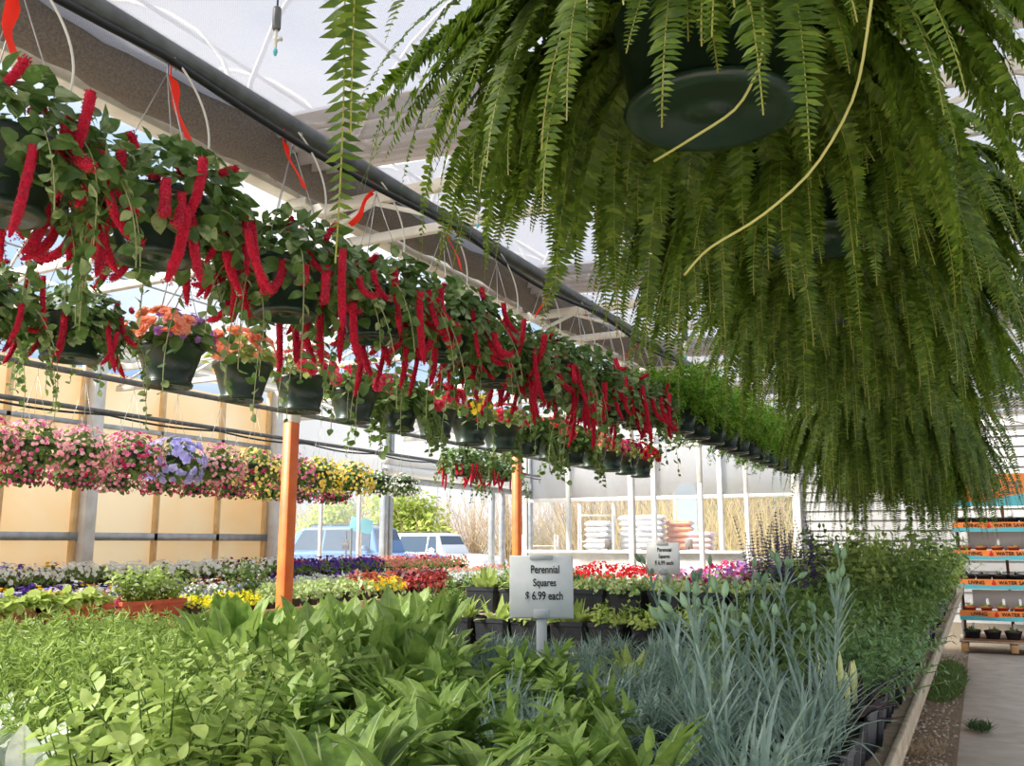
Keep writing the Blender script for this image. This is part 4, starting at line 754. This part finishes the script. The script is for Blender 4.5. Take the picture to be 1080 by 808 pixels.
FD = {'pansy_white': 'white pansies', 'pansy_purple': 'purple pansies', 'pansy_yellow': 'yellow pansies', 'pansy_lav': 'lavender pansies', 'pansy_red': 'dark red pansies', 'pansy_mix': 'mixed white purple yellow pansies', 'petunia_pink': 'pink petunias', 'alyssum': 'tiny white alyssum flowers', 'salmon': 'salmon pink flowers', 'lettuce': 'pale green lettuce-like leaves', 'jenny': 'bright yellow trailing foliage', 'dusty': 'silver dusty foliage', 'coleus': 'red coleus leaves', 'plumleaf': 'purple heuchera leaves', 'rust': 'rust orange leaves', 'calib_pink': 'pink trailing flowers', 'magenta': 'magenta flowers', 'silvergreen': 'white-edged green leaves', 'yellowc': 'yellow flowers', 'lilac': 'lilac flowers', 'redpur': 'purple and red flowers', 'bushy': 'bushy green leaves'}
def tpick(tb, c, sx):
    r = random.random()
    if tb == 0:                       # front table, c = 0 nearest the aisle
        if sx < 60: return ['lettuce', 'lettuce', 'pansy_lav', 'pansy_purple', 'pansy_mix', 'pansy_purple'][c]
        if sx < 190: return ['lettuce' if sx > 130 else 'petunia_pink', 'alyssum', 'pansy_lav' if r < .5 else 'alyssum', 'pansy_yellow' if r < .3 else 'pansy_mix', 'pansy_white', 'pansy_mix'][c]
        if sx < 275: return ['jenny', 'bushy_' if r < .3 else 'alyssum', 'pansy_lav', 'silvergreen', 'pansy_red', 'pansy_white'][c]
        if sx < 372: return ['silvergreen', 'silvergreen', 'silvergreen', 'dusty', 'pansy_red' if sx < 300 else 'dusty', 'pansy_purple'][c]
        if sx < 420: return ['yellowc' if r < .6 else 'silvergreen', 'rust', 'coleus', 'dusty', 'dusty', 'pansy_purple'][c]
        if sx < 470: return ['coleus', 'plumleaf', 'plumleaf', 'rust', 'dusty', 'salmon'][c]
        return ['alyssum', 'dusty', 'dusty', 'salmon', 'salmon', 'salmon'][c]
    if sx < 90: return ['pansy_white', 'pansy_white', 'pansy_mix', 'pansy_lav'][c]
    if sx < 290: return ['pansy_white', 'pansy_white', 'pansy_red' if sx > 230 else 'pansy_white', 'pansy_white'][c]
    if sx < 400: return ['pansy_purple', 'pansy_purple', 'magenta', 'pansy_purple'][c]
    return ['salmon', 'calib_pink', 'salmon', 'salmon'][c]
for tb, xs, z, ys in ((0, [-5.75-.29*c for c in range(6)], .945, np.arange(3.5, 13.9, .29)), (1, [-8.0-.38*c for c in range(4)], 1.075, np.arange(5, 13.9, .36))):
    for c, x in enumerate(xs):
        for y in ys:
            sx, sy = proj((x, y, z+.15))
            if sx < -170 or sx > 640: continue
            if tb == 0 and c == 0 and (y < 4.6): continue
            kd = tpick(tb, c, sx).strip('_')
            t = potted('potted_flower', kd, x+random.uniform(-.02, .02), y+random.uniform(-.02, .02), z, pot=me_sq_small, s=1.12 if tb == 0 else 1.25, zs=random.uniform(.95, 1.25))
            nm = ('front flower table' if tb == 0 else 'rear flower table')
            series(('tab', tb, c, kd), t, 'black pot of ' + FD[kd] + ', ' + nm + ', row ' + ['one', 'two', 'three', 'four', 'five', 'six'][c] + ', {o}', 'potted plant', FD[kd] + ' on the ' + nm)
# terracotta and brown trough planters on the near end of the front table
for i, (px, py, mat, lab, kd) in enumerate(((8, 672, 'brown_plastic', 'brown trough planter cut by the left frame edge', 'lettuce'), (70, 662, 'terracotta', 'terracotta trough planter with broad pale leaves', 'lettuce'), (155, 655, 'terracotta', 'terracotta trough planter with lobed green leaves, left of yellow foliage', 'catmint'))):
    p = on_x(px, py, -5.66); t = thing('trough_planter', lab, 'planter', (-5.68, p[1], .945), 0, 'trough planters on the flower table')
    g = Geo(); ring = lambda a, b, z: [(-a, -b, z), (a, -b, z), (a, b, z), (-a, b, z)]
    R_ = [ring(.07, .25, 0), ring(.09, .29, .14), ring(.105, .305, .145), ring(.105, .305, .175), ring(.085, .285, .175), ring(.08, .28, .15)]; F = [(3, 2, 1, 0), (20, 21, 22, 23)] + [(a*4+j, a*4+(j+1) % 4, a*4+4+(j+1) % 4, a*4+4+j) for a in range(5) for j in range(4)]
    g.addl(np.array([q for r_ in R_ for q in r_]), F); link('trough', g.mesh('trough', mat, False), t)
    for k in (-1, 0, 1):
        for pn, me in LIB[kd][k+1]: link(pn, me, t, (0, k*.17, .03), (0, 0, k*1.3), 1.15)
# small white table signs
for i, (px, py, Y, lab) in enumerate(((110, 594, 8.1, 'blank white card sign standing on the rear flower table'), (286, 592, 12.0, 'white card sign by the corner of the yellow wall'))):
    p = on_y(px, py, Y); t = thing('card_sign', lab, 'sign', (p[0], p[1], 1.09), YAW+.25); g = Geo(); add_box(g, (0, 0, p[2]-1.09), (.16, .005, .13)); link('card', g.mesh('card', 'white_plastic'), t); g = Geo(); add_box(g, (0, .004, (p[2]-1.09)/2), (.015, .006, p[2]-1.09)); link('stake', g.mesh('stake', 'wood'), t)
# ------------------------------------------------------------------ plant rack at the end of the aisle
XA, XB, YR = -.33, .92, 14.5
t = thing('wooden_pallet', 'wooden pallet under the orange and teal plant rack', 'pallet', ((XA+XB)/2, YR+.45, .04)); W_ = XB-XA+.1
for i in range(7): g = Geo(); add_box(g, (0, -.45+.15*i, .15), (W_, .11, .022)); link('deck_board', g.mesh('board', 'wood'), t)
for x in (-W_/2+.06, 0, W_/2-.06): g = Geo(); add_box(g, (x, 0, .07), (.09, 1.0, .11)); link('stringer', g.mesh('stringer', 'wood_warm'), t)
rk = thing('plant_rack', 'tall plant display rack with orange and teal shelf strips and header', 'display rack', ((XA+XB)/2, YR+.45, .21)); w = XB-XA
def text(s, parent, loc, size, mat, sx=1.0, rot=(PI/2, 0, 0), ext=.002, name='lettering'):
    cu = bpy.data.curves.new(name, 'FONT'); cu.body = s; cu.align_x = 'LEFT'; cu.align_y = 'CENTER'; cu.size = size; cu.extrude = ext; cu.offset = size*.012; return link(name, to_mesh(cu, mat), parent, loc, rot, (sx, 1, 1))
for x in (-w/2+.02, .02, w/2-.02): g = Geo(); add_box(g, (x, .38, 1.05), (.04, .04, 2.1)); link('post', g.mesh('post', 'brown_plastic'), rk)
for s in (-1, 1): g = Geo(); add_box(g, (s*w/2, 0, .95), (.015, .8, 1.9)); link('side_panel', g.mesh('side', 'white_plastic'), rk)
SH = [.0, .34, .77, 1.17, 1.56]
for i, z in enumerate(SH):
    g = Geo(); add_box(g, (0, 0, z), (w, .84, .025)); link('shelf', g.mesh('shelf', 'brown_plastic'), rk)
    if i:
        st_ = link('shelf_strip', Geo().add(*[np.array([(-w/2-.02, -.44, z-.06), (w/2+.02, -.44, z-.06), (w/2+.02, -.44, z+.06), (-w/2-.02, -.44, z+.06), (-w/2-.02, -.43, z-.06), (w/2+.02, -.43, z-.06), (w/2+.02, -.43, z+.06), (-w/2-.02, -.43, z+.06)]), np.array([(0, 1, 2, 3), (5, 4, 7, 6), (4, 0, 3, 7), (1, 5, 6, 2), (3, 2, 6, 7), (4, 5, 1, 0)])]).mesh('strip', 'orange_card', False), rk)
        g = Geo(); n = 24; xs = np.linspace(-w/2-.02, w/2+.02, n); V = np.concatenate([np.stack([xs, 0*xs-.443, z-.075+.0*xs], 1), np.stack([xs, 0*xs-.443, z-.02+.008*np.sin(xs*9)], 1)]); j = np.arange(n-1); g.add(V, np.stack([j, j+1, j+n+1, j+n], 1)); g.add(V+np.array([0, .002, 0]), np.stack([j+n, j+n+1, j+1, j], 1)); link('wave_band', g.mesh('band', 'teal', False), st_)
        text('LIVING', st_, (-w/2+.12, -.446, z+.012), .07, 'ink', .95); text('WATER SAVING', st_, (-w/2+.5, -.446, z+.012), .07, 'ink', .95)
        g = Geo(); add_lathe(g, [(.001, -.03), (.02, -.025), (.028, -.008), (.018, .015), (.001, .05)], 10); link('drop', g.mesh('drop', 'red'), st_, (-w/2+.44, -.445, z+.01), (0, 0, 0), (1, .2, 1))
for z in (1.17, 0.34): g = Geo(); add_box(g, (.02, -.12, z+.2), (w*.78, .01, .26)); link('back_card', g.mesh('card', 'white_plastic'), rk)
g = Geo(); add_box(g, (0, .1, 2.1), (w+.04, .03, .46)); hd = link('header_board', g.mesh('header', 'orange_card'), rk)
text('OLEF', hd, (-w/2+.41, .078, 2.12), .25, 'grey_label', .9); g = Geo(); dome_leaves(g, 6, (.05, .01, .03), LEAF, .05); link('leaf_emblem', g.mesh('leaf', 'l_lime'), hd, (-w/2+.66, .07, 2.28))
g = Geo(); n = 20; xs = np.linspace(-w/2-.02, w/2+.02, n); V = np.concatenate([np.stack([xs, 0*xs+.08, 1.86+0*xs], 1), np.stack([xs, 0*xs+.08, 1.98+.05*np.sin(xs*5)], 1)]); j = np.arange(n-1); g.add(V, np.stack([j, j+1, j+n+1, j+n], 1)); link('teal_wave', g.mesh('wave', 'teal', False), hd)
for i, z in enumerate(SH):
    for k in range(6 if i else 5):
        n = 6 if i else 5; x = (XA+XB)/2 - w/2 + .12 + k*(w-.24)/(n-1); kd = ['lowgreen', 'sedum_green', 'plum', 'sedum', 'lowgreen'][i]
        po = thing('succulent_pot', None, None, (x, YR+.13, .21+z+.0125), random.uniform(-.1, .1)); 
        if i == 0: link('pot', cached(('rp', 0), lambda: (lambda g: add_lathe(g, [(.001, 0), (.08, 0), (.105, .09), (.11, .09), (.11, .115), (.1, .115), (.095, .1), (.001, .1)], 20).mesh('pot', 'pot_black'))(Geo())), po); s = .8
        else: link('pot', cached(('rp', i % 2), lambda: (lambda g: add_lathe(g, [(.001, 0), (.055, 0), (.072, .075), (.078, .075), (.078, .1), (.07, .1), (.066, .088), (.001, .088)], 18).mesh('pot', 'terracotta' if i % 2 else 'pot_black'))(Geo())), po); s = .55
        for pn, me in LIB[kd][k % 3]: link(pn, me, po, (0, 0, (.09 if i else .1)-SQH*s+.01), sc=s)
        if k % 2 == 0 or i in (1, 4): g = Geo(); add_box(g, (.02, -.04, .16), (.035, .002, .09)); link('plant_label', g.mesh('label', 'white_plastic'), po, rot=(-.2, 0, 0))
        series(('rack', i), po, 'small potted succulent on the ' + ['lowest', 'second', 'third', 'fourth', 'top'][i] + ' shelf of the plant rack, {o}', 'potted plant', 'pots on the plant rack')
# ------------------------------------------------------------------ beyond the open side: vehicles, bags, rails, trees
def car(name, label, cat, loc, rz, paint, L=4.6, H=1.7, hood=1.15):
    t = thing(name, label, cat, loc, rz); Wd = 1.8; g = Geo()   # +x = forward
    def loft(prof, ws, m=0):
        n = len(prof); V = []
        for s, wf in ((-1, 1), (1, 1)): V += [(x, s*w_/2, z) for (x, z), w_ in zip(prof, ws)]
        F = [tuple(range(n)), tuple(range(2*n-1, n-1, -1))] + [(i, i+n, (i+1) % n + n, (i+1) % n) for i in range(n)]; g.addl(np.array(V), F, m)
    a, b = -L/2, L/2
    prof = [(a+.05, .35), (a, .75), (a+.06, .98), (-.9, 1.0), (.75, .98), (b-.5, .9), (b-.08, .78), (b, .6), (b-.02, .35), (b-.4, .25), (a+.4, .25)]
    loft(prof, [Wd*.92, Wd*.96, Wd*.96, Wd, Wd, Wd*.97, Wd*.88, Wd*.86, Wd*.88, Wd*.94, Wd*.94])
    o = link('body', g.mesh('body', paint, False), t); md = o.modifiers.new('b', 'BEVEL'); md.width = .06; md.segments = 3
    g = Geo(); cab = [(a+.12, .96), (a+.45, H-.08), (a+.9, H), (.25, H), (.5, H-.05), (b-hood, .94)]; loft(cab, [Wd*.93, Wd*.76, Wd*.72, Wd*.72, Wd*.74, Wd*.92]); o = link('cabin', g.mesh('cabin', paint, False), t); md = o.modifiers.new('b', 'BEVEL'); md.width = .05; md.segments = 2
    def pane(nm, pts): 
        pts = np.array(pts, float); nrm = np.cross(pts[1]-pts[0], pts[2]-pts[0]); nrm /= np.linalg.norm(nrm); gg = Geo(); n = len(pts); gg.addl(np.concatenate([pts+nrm*.012, pts-nrm*.012]), [tuple(range(n)), tuple(range(2*n-1, n-1, -1))] + [(i, i+n, (i+1) % n+n, (i+1) % n) for i in range(n)]); link(nm, gg.mesh(nm, 'car_glass', False), t)
    wb, wt = Wd*.925/2, Wd*.73/2; zt = H-.1; k_ = lambda z: wb + (wt-wb)*(z-.96)/(H-.96)
    for s in (-1, 1):
        for xa, xb, xc, xd in ((a+.35, -1.0, -1.0, a+.62), (-.93, .1, .1, -.93), (.17, b-hood-.28, .42, .17)):
            pts = [(xa, s*k_(1.02), 1.02), (xb, s*k_(1.02), 1.02), (xc, s*k_(zt), zt), (xd, s*k_(zt), zt)]; pane('side_window', pts if s < 0 else pts[::-1])
    pane('windscreen', [(b-hood-.06, -wb*.93, 1.0), (b-hood-.06, wb*.93, 1.0), (.53, wt*.9, H-.1), (.53, -wt*.9, H-.1)])
    pane('rear_window', [(a+.17, wb*.85, 1.04), (a+.17, -wb*.85, 1.04), (a+.42, -wt*.85, H-.15), (a+.42, wt*.85, H-.15)])
    for x in (a+.85, b-.85):
        for s in (-1, 1):
            wg = Geo(); add_lathe(wg, [(.001, -.1), (.2, -.1), (.22, -.09), (.33, -.09), (.345, -.05), (.345, .05), (.33, .09), (.001, .09)], 24); wo = link('wheel', wg.mesh('tyre', 'black'), t, (x, s*Wd*.46, .345), (s*PI/2, 0, 0)); wg = Geo(); add_lathe(wg, [(.001, .07), (.06, .105), (.2, .1), (.21, .09)], 16); link('hub', wg.mesh('hub', 'galv'), wo)
    for s in (-1, 1):
        wg = Geo(); add_lathe(wg, [(.001, -.1), (.07, -.08), (.09, 0), (.07, .08), (.001, .1)], 10); link('wing_mirror', wg.mesh('mirror', paint), t, (b-hood-.35, s*(Wd/2+.06), 1.08), (PI/2, 0, 0), (1, .9, 1)); wg = Geo(); add_box(wg, (b-.16, s*.62, .72), (.18, .34, .14), ch=.04); link('headlamp', wg.mesh('lamp', 'white_plastic'), t)
    wg = Geo()
    for s in (-1, 1): add_tube(wg, [(a+.7, s*.55, H+.0), (a+.8, s*.55, H+.05), (.1, s*.55, H+.05), (.2, s*.55, H)], .018, 6)
    link('roof_rail', wg.mesh('rail', 'black'), t)
M['car_glass'] = pmat('car_glass', (60, 78, 96), .08, 0, .9); M['blue_paint'] = pmat('blue_car_paint', (92, 130, 178), .25, .3); M['white_paint'] = pmat('white_car_paint', (236, 238, 240), .25)
p = on_y(388, 600, 20.5); car('blue_car', 'blue car parked outside the open bay, nearest the greenhouse', 'car', (p[0], 20.5, .32), YAW-.35, 'blue_paint', 4.5, 1.66, 1.5)
p = on_y(460, 600, 25.5); car('white_car', 'white car parked behind the blue one', 'car', (p[0], 25.5, .22), YAW-.5, 'white_paint', 4.6, 1.62, 1.5)
# wind-spinner rack and teal poster seen through the glazed bay
p = on_x(365, 570, -12.5); t = thing('hanging_display_stand', 'black display stand with a row of small dark bottles behind the glazing', 'display stand', (p[0], p[1], 0)); g = Geo(); add_tube(g, [(0, 0, 0), (0, 0, p[2]+.2)], .025, 8); add_tube(g, [(-.3, .3, p[2]), (.3, -.3, p[2])], .015, 8); add_tube(g, [(.55, -.55, 0), (.55, -.55, p[2]+.25)], .03, 8); link('frame', g.mesh('frame', 'black'), t)
for k in range(6): g = Geo(); add_lathe(g, [(.001, -.2), (.035, -.2), (.035, -.08), (.012, -.04), (.012, 0), (.001, 0)], 10); link('bottle', g.mesh('bottle', 'black'), t, (-.3+.12*k, .3-.12*k, p[2]))
p = on_x(381, 554, -13.5); t = thing('teal_poster', 'faded teal poster board leaning outside the glazed bay', 'poster', (p[0], p[1], .0), YAW+.3); g = Geo(); add_box(g, (0, 0, p[2]), (.55, .03, .34), R=np.array([[.98, 0, .18], [0, 1, 0], [-.18, 0, .98]])); link('board', g.mesh('board', 'teal'), t); g = Geo(); add_box(g, (0, .03, p[2]/2), (.05, .03, p[2])); link('post', g.mesh('post', 'wood'), t)
# white rail with grey plates before the gable glazing
pa, pb = on_y(560, 600, 18.6), on_y(790, 600, 18.6); L = pb[0]-pa[0]; t = thing('white_counter', 'low white counter with grey plates in front of the gable glazing', 'counter', ((pa[0]+pb[0])/2, 18.6, 0)); ztop = on_y(660, 582, 18.6)[2]
g = Geo(); add_box(g, (0, 0, ztop), (L, .6, .06)); link('counter_top', g.mesh('top', 'white_plastic'), t); g = Geo(); add_box(g, (0, .05, ztop/2), (L-.1, .4, ztop-.06)); link('counter_front', g.mesh('front', 'white_steel'), t)
for px in (642, 668, 697, 727): x = on_y(px, 567, 18.4)[0]-(pa[0]+pb[0])/2; g = Geo(); add_box(g, (x, -.25, ztop+.16), (.16, .02, .2)); add_box(g, (x, -.25, ztop+.05), (.03, .02, .1)); link('grey_plate', g.mesh('plate', 'grey_label'), t)
# white tubular plant carts
for i, (px, Y, lab) in enumerate(((570, 23, 'white tubular plant cart outside the gable, left of the others'), (630, 22.5, 'tall white tubular plant cart outside, right beside the mulch bags'))):
    p = on_y(px, 590, Y); t = thing('plant_cart', lab, 'cart', (p[0], Y, -.15), .3, 'white plant carts'); hh = [1.9, 2.7][i]
    for sx_ in (-.45, .45):
        g = Geo(); add_tube(g, [(sx_, -.3, .12), (sx_, -.3, hh), (sx_, .3, hh), (sx_, .3, .12)], .022, 8)
        for k in range(6): add_tube(g, [(sx_, -.3, .4+k*hh/7), (sx_, .3, .4+k*hh/7)], .012, 6)
        link('end_frame', g.mesh('frame', 'white_steel'), t)
    for z in np.linspace(.35, hh-.3, 4):
        g = Geo(); add_box(g, (0, 0, z), (.9, .6, .025)); link('shelf', g.mesh('shelf', 'white_steel'), t)
    for sx_ in (-.4, .4):
        for sy_ in (-.25, .25): g = Geo(); add_lathe(g, [(.001, -.02), (.06, -.02), (.06, .02), (.001, .02)], 12); link('wheel', g.mesh('wheel', 'black'), t, (sx_, sy_, .06), (0, PI/2, 0))
# bagged mulch
def bag_mesh(seed):
    rg = np.random.default_rng(seed); n = 16; u = np.linspace(-1, 1, n); X, Y = np.meshgrid(u, u); e = np.clip((1-X**6)*(1-Y**6), 0, 1)**.5; N = .04*np.sin(X*5+seed)*np.cos(Y*4)+.02*rg.normal(size=X.shape)
    top = np.stack([X*.36, Y*.24, .08*e*(1+N*3)+.08], -1).reshape(-1, 3); bot = np.stack([X*.36, Y*.24, -.075*e+.08], -1).reshape(-1, 3); a = (np.arange(n-1)[:, None]*n+np.arange(n-1)[None]).reshape(-1); g = Geo(); g.add(top, np.stack([a, a+1, a+n+1, a+n], 1)); g.add(bot, np.stack([a+n, a+n+1, a+1, a], 1)); return g
for nm, c in (('white', (216, 214, 214)), ('orange', (222, 150, 112)), ('pinkish', (212, 180, 172))): M['bag_'+nm] = pmat('bag_'+nm, c, .35, noise=tuple(max(0, v-26) for v in c), scale=7)
BG = {nm: [bag_mesh(s).mesh('bag', 'bag_'+nm) for s in (1, 2)] for nm in ('white', 'orange', 'pinkish')}
i = 0
for col, px in enumerate((640, 663, 688, 712, 738)):
    nm = ['white', 'white', 'white', 'orange', 'pinkish'][col]; p = on_y(px, 575, 23.8 if col else 24.4)
    pl = thing('wooden_pallet', ['pallet under the leftmost stack of white mulch bags', 'pallet under the second stack of white bags', 'pallet under the third stack of white bags', 'pallet under the orange mulch bag stack', 'pallet under the pinkish bag stack'][col], 'pallet', (p[0], 23.8+.4*(col % 2), -.15))
    for q in range(5): g = Geo(); add_box(g, (0, -.28+.14*q, .13), (.8, .1, .022)); link('deck_board', g.mesh('board', 'wood'), pl)
    for q in (-.34, 0, .34): g = Geo(); add_box(g, (q, 0, .06), (.08, .66, .11)); link('stringer', g.mesh('stringer', 'wood'), pl)
    H_ = int((on_y(px, (550, 548, 545, 550, 563)[col], 23.8)[2]+.15)/.152)
    for l in range(H_):
        o = link('mulch_bag', BG[nm][l % 2], None, (p[0]+random.uniform(-.04, .04), 23.8+.4*(col % 2)+random.uniform(-.03, .03), -.005+.152*l), (random.uniform(-.03, .03), 0, random.uniform(-.12, .12)+PI*(l % 2)))
        tag(o, {'white': 'white', 'orange': 'orange printed', 'pinkish': 'pinkish'}[nm] + ' mulch bag, ' + ('topmost' if l == H_-1 else ordw(l+1) + ' from the bottom') + ', ' + ['leftmost', 'second', 'third', 'fourth', 'rightmost'][col] + ' stack outside', 'bag', 'stacked mulch bags outside')
p = on_y(724, 530, 25.5); t = thing('arched_sign_board', 'pale blue arched panel standing behind the mulch bags', 'sign', (p[0], 25.5, -.15), .3); g = Geo(); a = np.linspace(0, PI, 12); hh = on_y(724, 508, 25.5)[2]+.15-.3
pts = [(-.28, 0), (.28, 0)] + [(.28*math.cos(v), hh+.28*math.sin(v)) for v in a]; n = len(pts); V = np.array([(x, -.03, z) for x, z in pts]+[(x, .03, z) for x, z in pts]); g.addl(V, [tuple(range(n)), tuple(range(2*n-1, n-1, -1))] + [(i_, i_+n, (i_+1) % n+n, (i_+1) % n) for i_ in range(n)]); link('panel', g.mesh('panel', pmat('pale_blue', (176, 208, 228), .5), False), t); g = Geo(); add_box(g, (-.34, 0, hh/2), (.07, .07, hh)); link('post', g.mesh('post', 'white_plastic'), t)
# trees and brush beyond
def bush_mesh(seed, mat, h, r, n, ls):
    global rng; keep = rng; rng = np.random.default_rng(seed); g = Geo()
    for q in range(7): a = U(0, 2*PI, 1)[0]; rr = U(0, r*.55, 1)[0]; zz = U(.35*h, .8*h, 1)[0]; s = U(.35, .6, 1)[0]; dome_leaves(g, n//7, (r*s, r*s, h*.28), LEAF, ls, (rr*math.cos(a), rr*math.sin(a), zz), -1, .6)
    rng = keep; return g.mesh('crown', mat)
def twig_mesh(seed, h, r, ns):
    global rng; keep = rng; rng = np.random.default_rng(seed); g = Geo(); az = U(0, 2*PI, ns); e0 = np.radians(U(55, 88, ns)); P, T, S = curves(np.zeros((ns, 3)), az, e0, e0-np.radians(U(-10, 30, ns)), U(h*.6, h*1.05, ns), 8, 1, .3)
    for i in range(ns): add_tube(g, P[i], np.linspace(.035, .008, 9), 4, 0, False)
    for k in range(3, 9):
        for j in range(3): blades(g, P[:, k], U(0, 2*PI, ns), np.radians(U(20, 80, ns)), np.radians(U(10, 90, ns)), U(.3, .9, ns)*h/4, U(.02, .035, ns), 3, lambda t: 1-.8*t)
    rng = keep; return g.mesh('branches', 'l_twig')
def brush_mesh(seed, h, r, n):
    global rng; keep = rng; rng = np.random.default_rng(seed); g = Geo(); a = U(0, 2*PI, n); rr = r*np.sqrt(U(0, 1, n)); blades(g, np.stack([rr*np.cos(a), rr*np.sin(a), 0*a], 1), U(0, 2*PI, n), np.radians(U(50, 88, n)), np.radians(U(10, 80, n)), U(.4*h, h, n), U(.02, .05, n), 5, lambda t: 1-.85*t); rng = keep; return g.mesh('stalks', 'l_straw')
BM = [(bush_mesh(1, 'l_bush', 4.4, 2.4, 3600, .22), twig_mesh(1, 3.6, 2, 16)), (bush_mesh(2, 'l_tree', 4.4, 2.2, 3600, .2), twig_mesh(2, 3.6, 2, 16))]; TW = [twig_mesh(5, 5.2, 2, 60), twig_mesh(6, 5.4, 2, 60)]; SB = [brush_mesh(7, 3.6, 2.4, 1800), brush_mesh(8, 3.9, 2.4, 1800)]
for i, (px, Y, kd, s, lab) in enumerate(((345, 33, 0, .9, 'yellow-green bush behind the blue car'), (385, 36, 2, 1.0, 'bare twiggy tree behind the blue car'), (432, 33, 0, 1.0, 'bright yellow-green bush in the open bay above the blue car'), (470, 44, 2, .8, 'bare twiggy tree right of the bright bush'), (500, 40, 2, .82, 'bare brown tree above the white car'), (535, 38, 2, .9, 'bare tree beside the second orange post'), (575, 40, 3, .95, 'straw-coloured brush right of the second orange post'), (612, 38, 2, 1.0, 'bare tree behind the white carts'), (655, 40, 3, 1.3, 'straw brush behind the white mulch bags'), (690, 42, 2, 1.15, 'bare tree behind the mulch bags'), (735, 38, 3, 1.35, 'straw brush behind the pale blue panel'), (765, 40, 0, 1.05, 'yellow-green bush seen through the gable glazing'), (800, 38, 3, 1.4, 'straw brush beside the white siding'), (835, 42, 0, 1.1, 'yellowish bush at the siding corner'), (300, 36, 2, 1.0, 'bare tree at the corner of the yellow wall'))):
    p = on_y(px, 572, Y); t = thing('background_tree' if kd != 3 else 'background_brush', lab, 'tree' if kd != 3 else 'bush', (p[0], Y, -.2), i*1.3, 'trees and brush beyond the car park')
    if kd == 0: link('crown', BM[i % 2][0], t, sc=s); link('branches', BM[i % 2][1], t, sc=s)
    elif kd == 2: link('branches', TW[i % 2], t, sc=s)
    else: link('stalks', SB[i % 2], t, sc=s); link('branches', TW[i % 2], t, sc=s*.8)
# ------------------------------------------------------------------ light
sd = bpy.data.lights.new('sun', 'SUN'); sd.energy = SUN_E; sd.angle = math.radians(20); sd.color = (1, .95, .87); so = bpy.data.objects.new('sun', sd); C.objects.link(so)
dirn = Vector((math.sin(math.radians(SUN_AZ)), math.cos(math.radians(SUN_AZ)), 0))*math.cos(math.radians(SUN_EL)) + Vector((0, 0, math.sin(math.radians(SUN_EL))))
so.rotation_euler = dirn.to_track_quat('Z', 'Y').to_euler()
wd = bpy.data.worlds.new('sky'); bpy.context.scene.world = wd; wd.use_nodes = True; nt = wd.node_tree; nt.nodes.clear(); nd, lk = nt.nodes, nt.links
out = nd.new('ShaderNodeOutputWorld'); bg = nd.new('ShaderNodeBackground'); bg.inputs['Strength'].default_value = SKY_S; lk.new(bg.outputs[0], out.inputs[0])
tc = nd.new('ShaderNodeTexCoord'); mp = nd.new('ShaderNodeMapping'); mp.inputs['Scale'].default_value = (1, 1, 2.2); lk.new(tc.outputs['Generated'], mp.inputs['Vector']); nz = nd.new('ShaderNodeTexNoise'); nz.inputs['Scale'].default_value = 2.6; nz.inputs['Detail'].default_value = 8; nz.inputs['Roughness'].default_value = .55; lk.new(mp.outputs[0], nz.inputs['Vector'])
r = ramp(nd, [(.36, (150, 190, 236)), (.62, (250, 251, 253))]); lk.new(nz.outputs['Fac'], r.inputs['Fac']); lk.new(r.outputs[0], bg.inputs['Color'])
finish_series()
sc = bpy.context.scene; vs = sc.view_settings; vs.view_transform = 'Standard'; vs.look = 'None'; vs.exposure = EXPO; vs.gamma = 1; vs.use_curve_mapping = False
sc.cycles.max_bounces = 10; sc.cycles.transparent_max_bounces = 16; sc.cycles.diffuse_bounces = 5; sc.cycles.transmission_bounces = 6; sc.cycles.use_denoising = True; sc.cycles.sample_clamp_indirect = 8
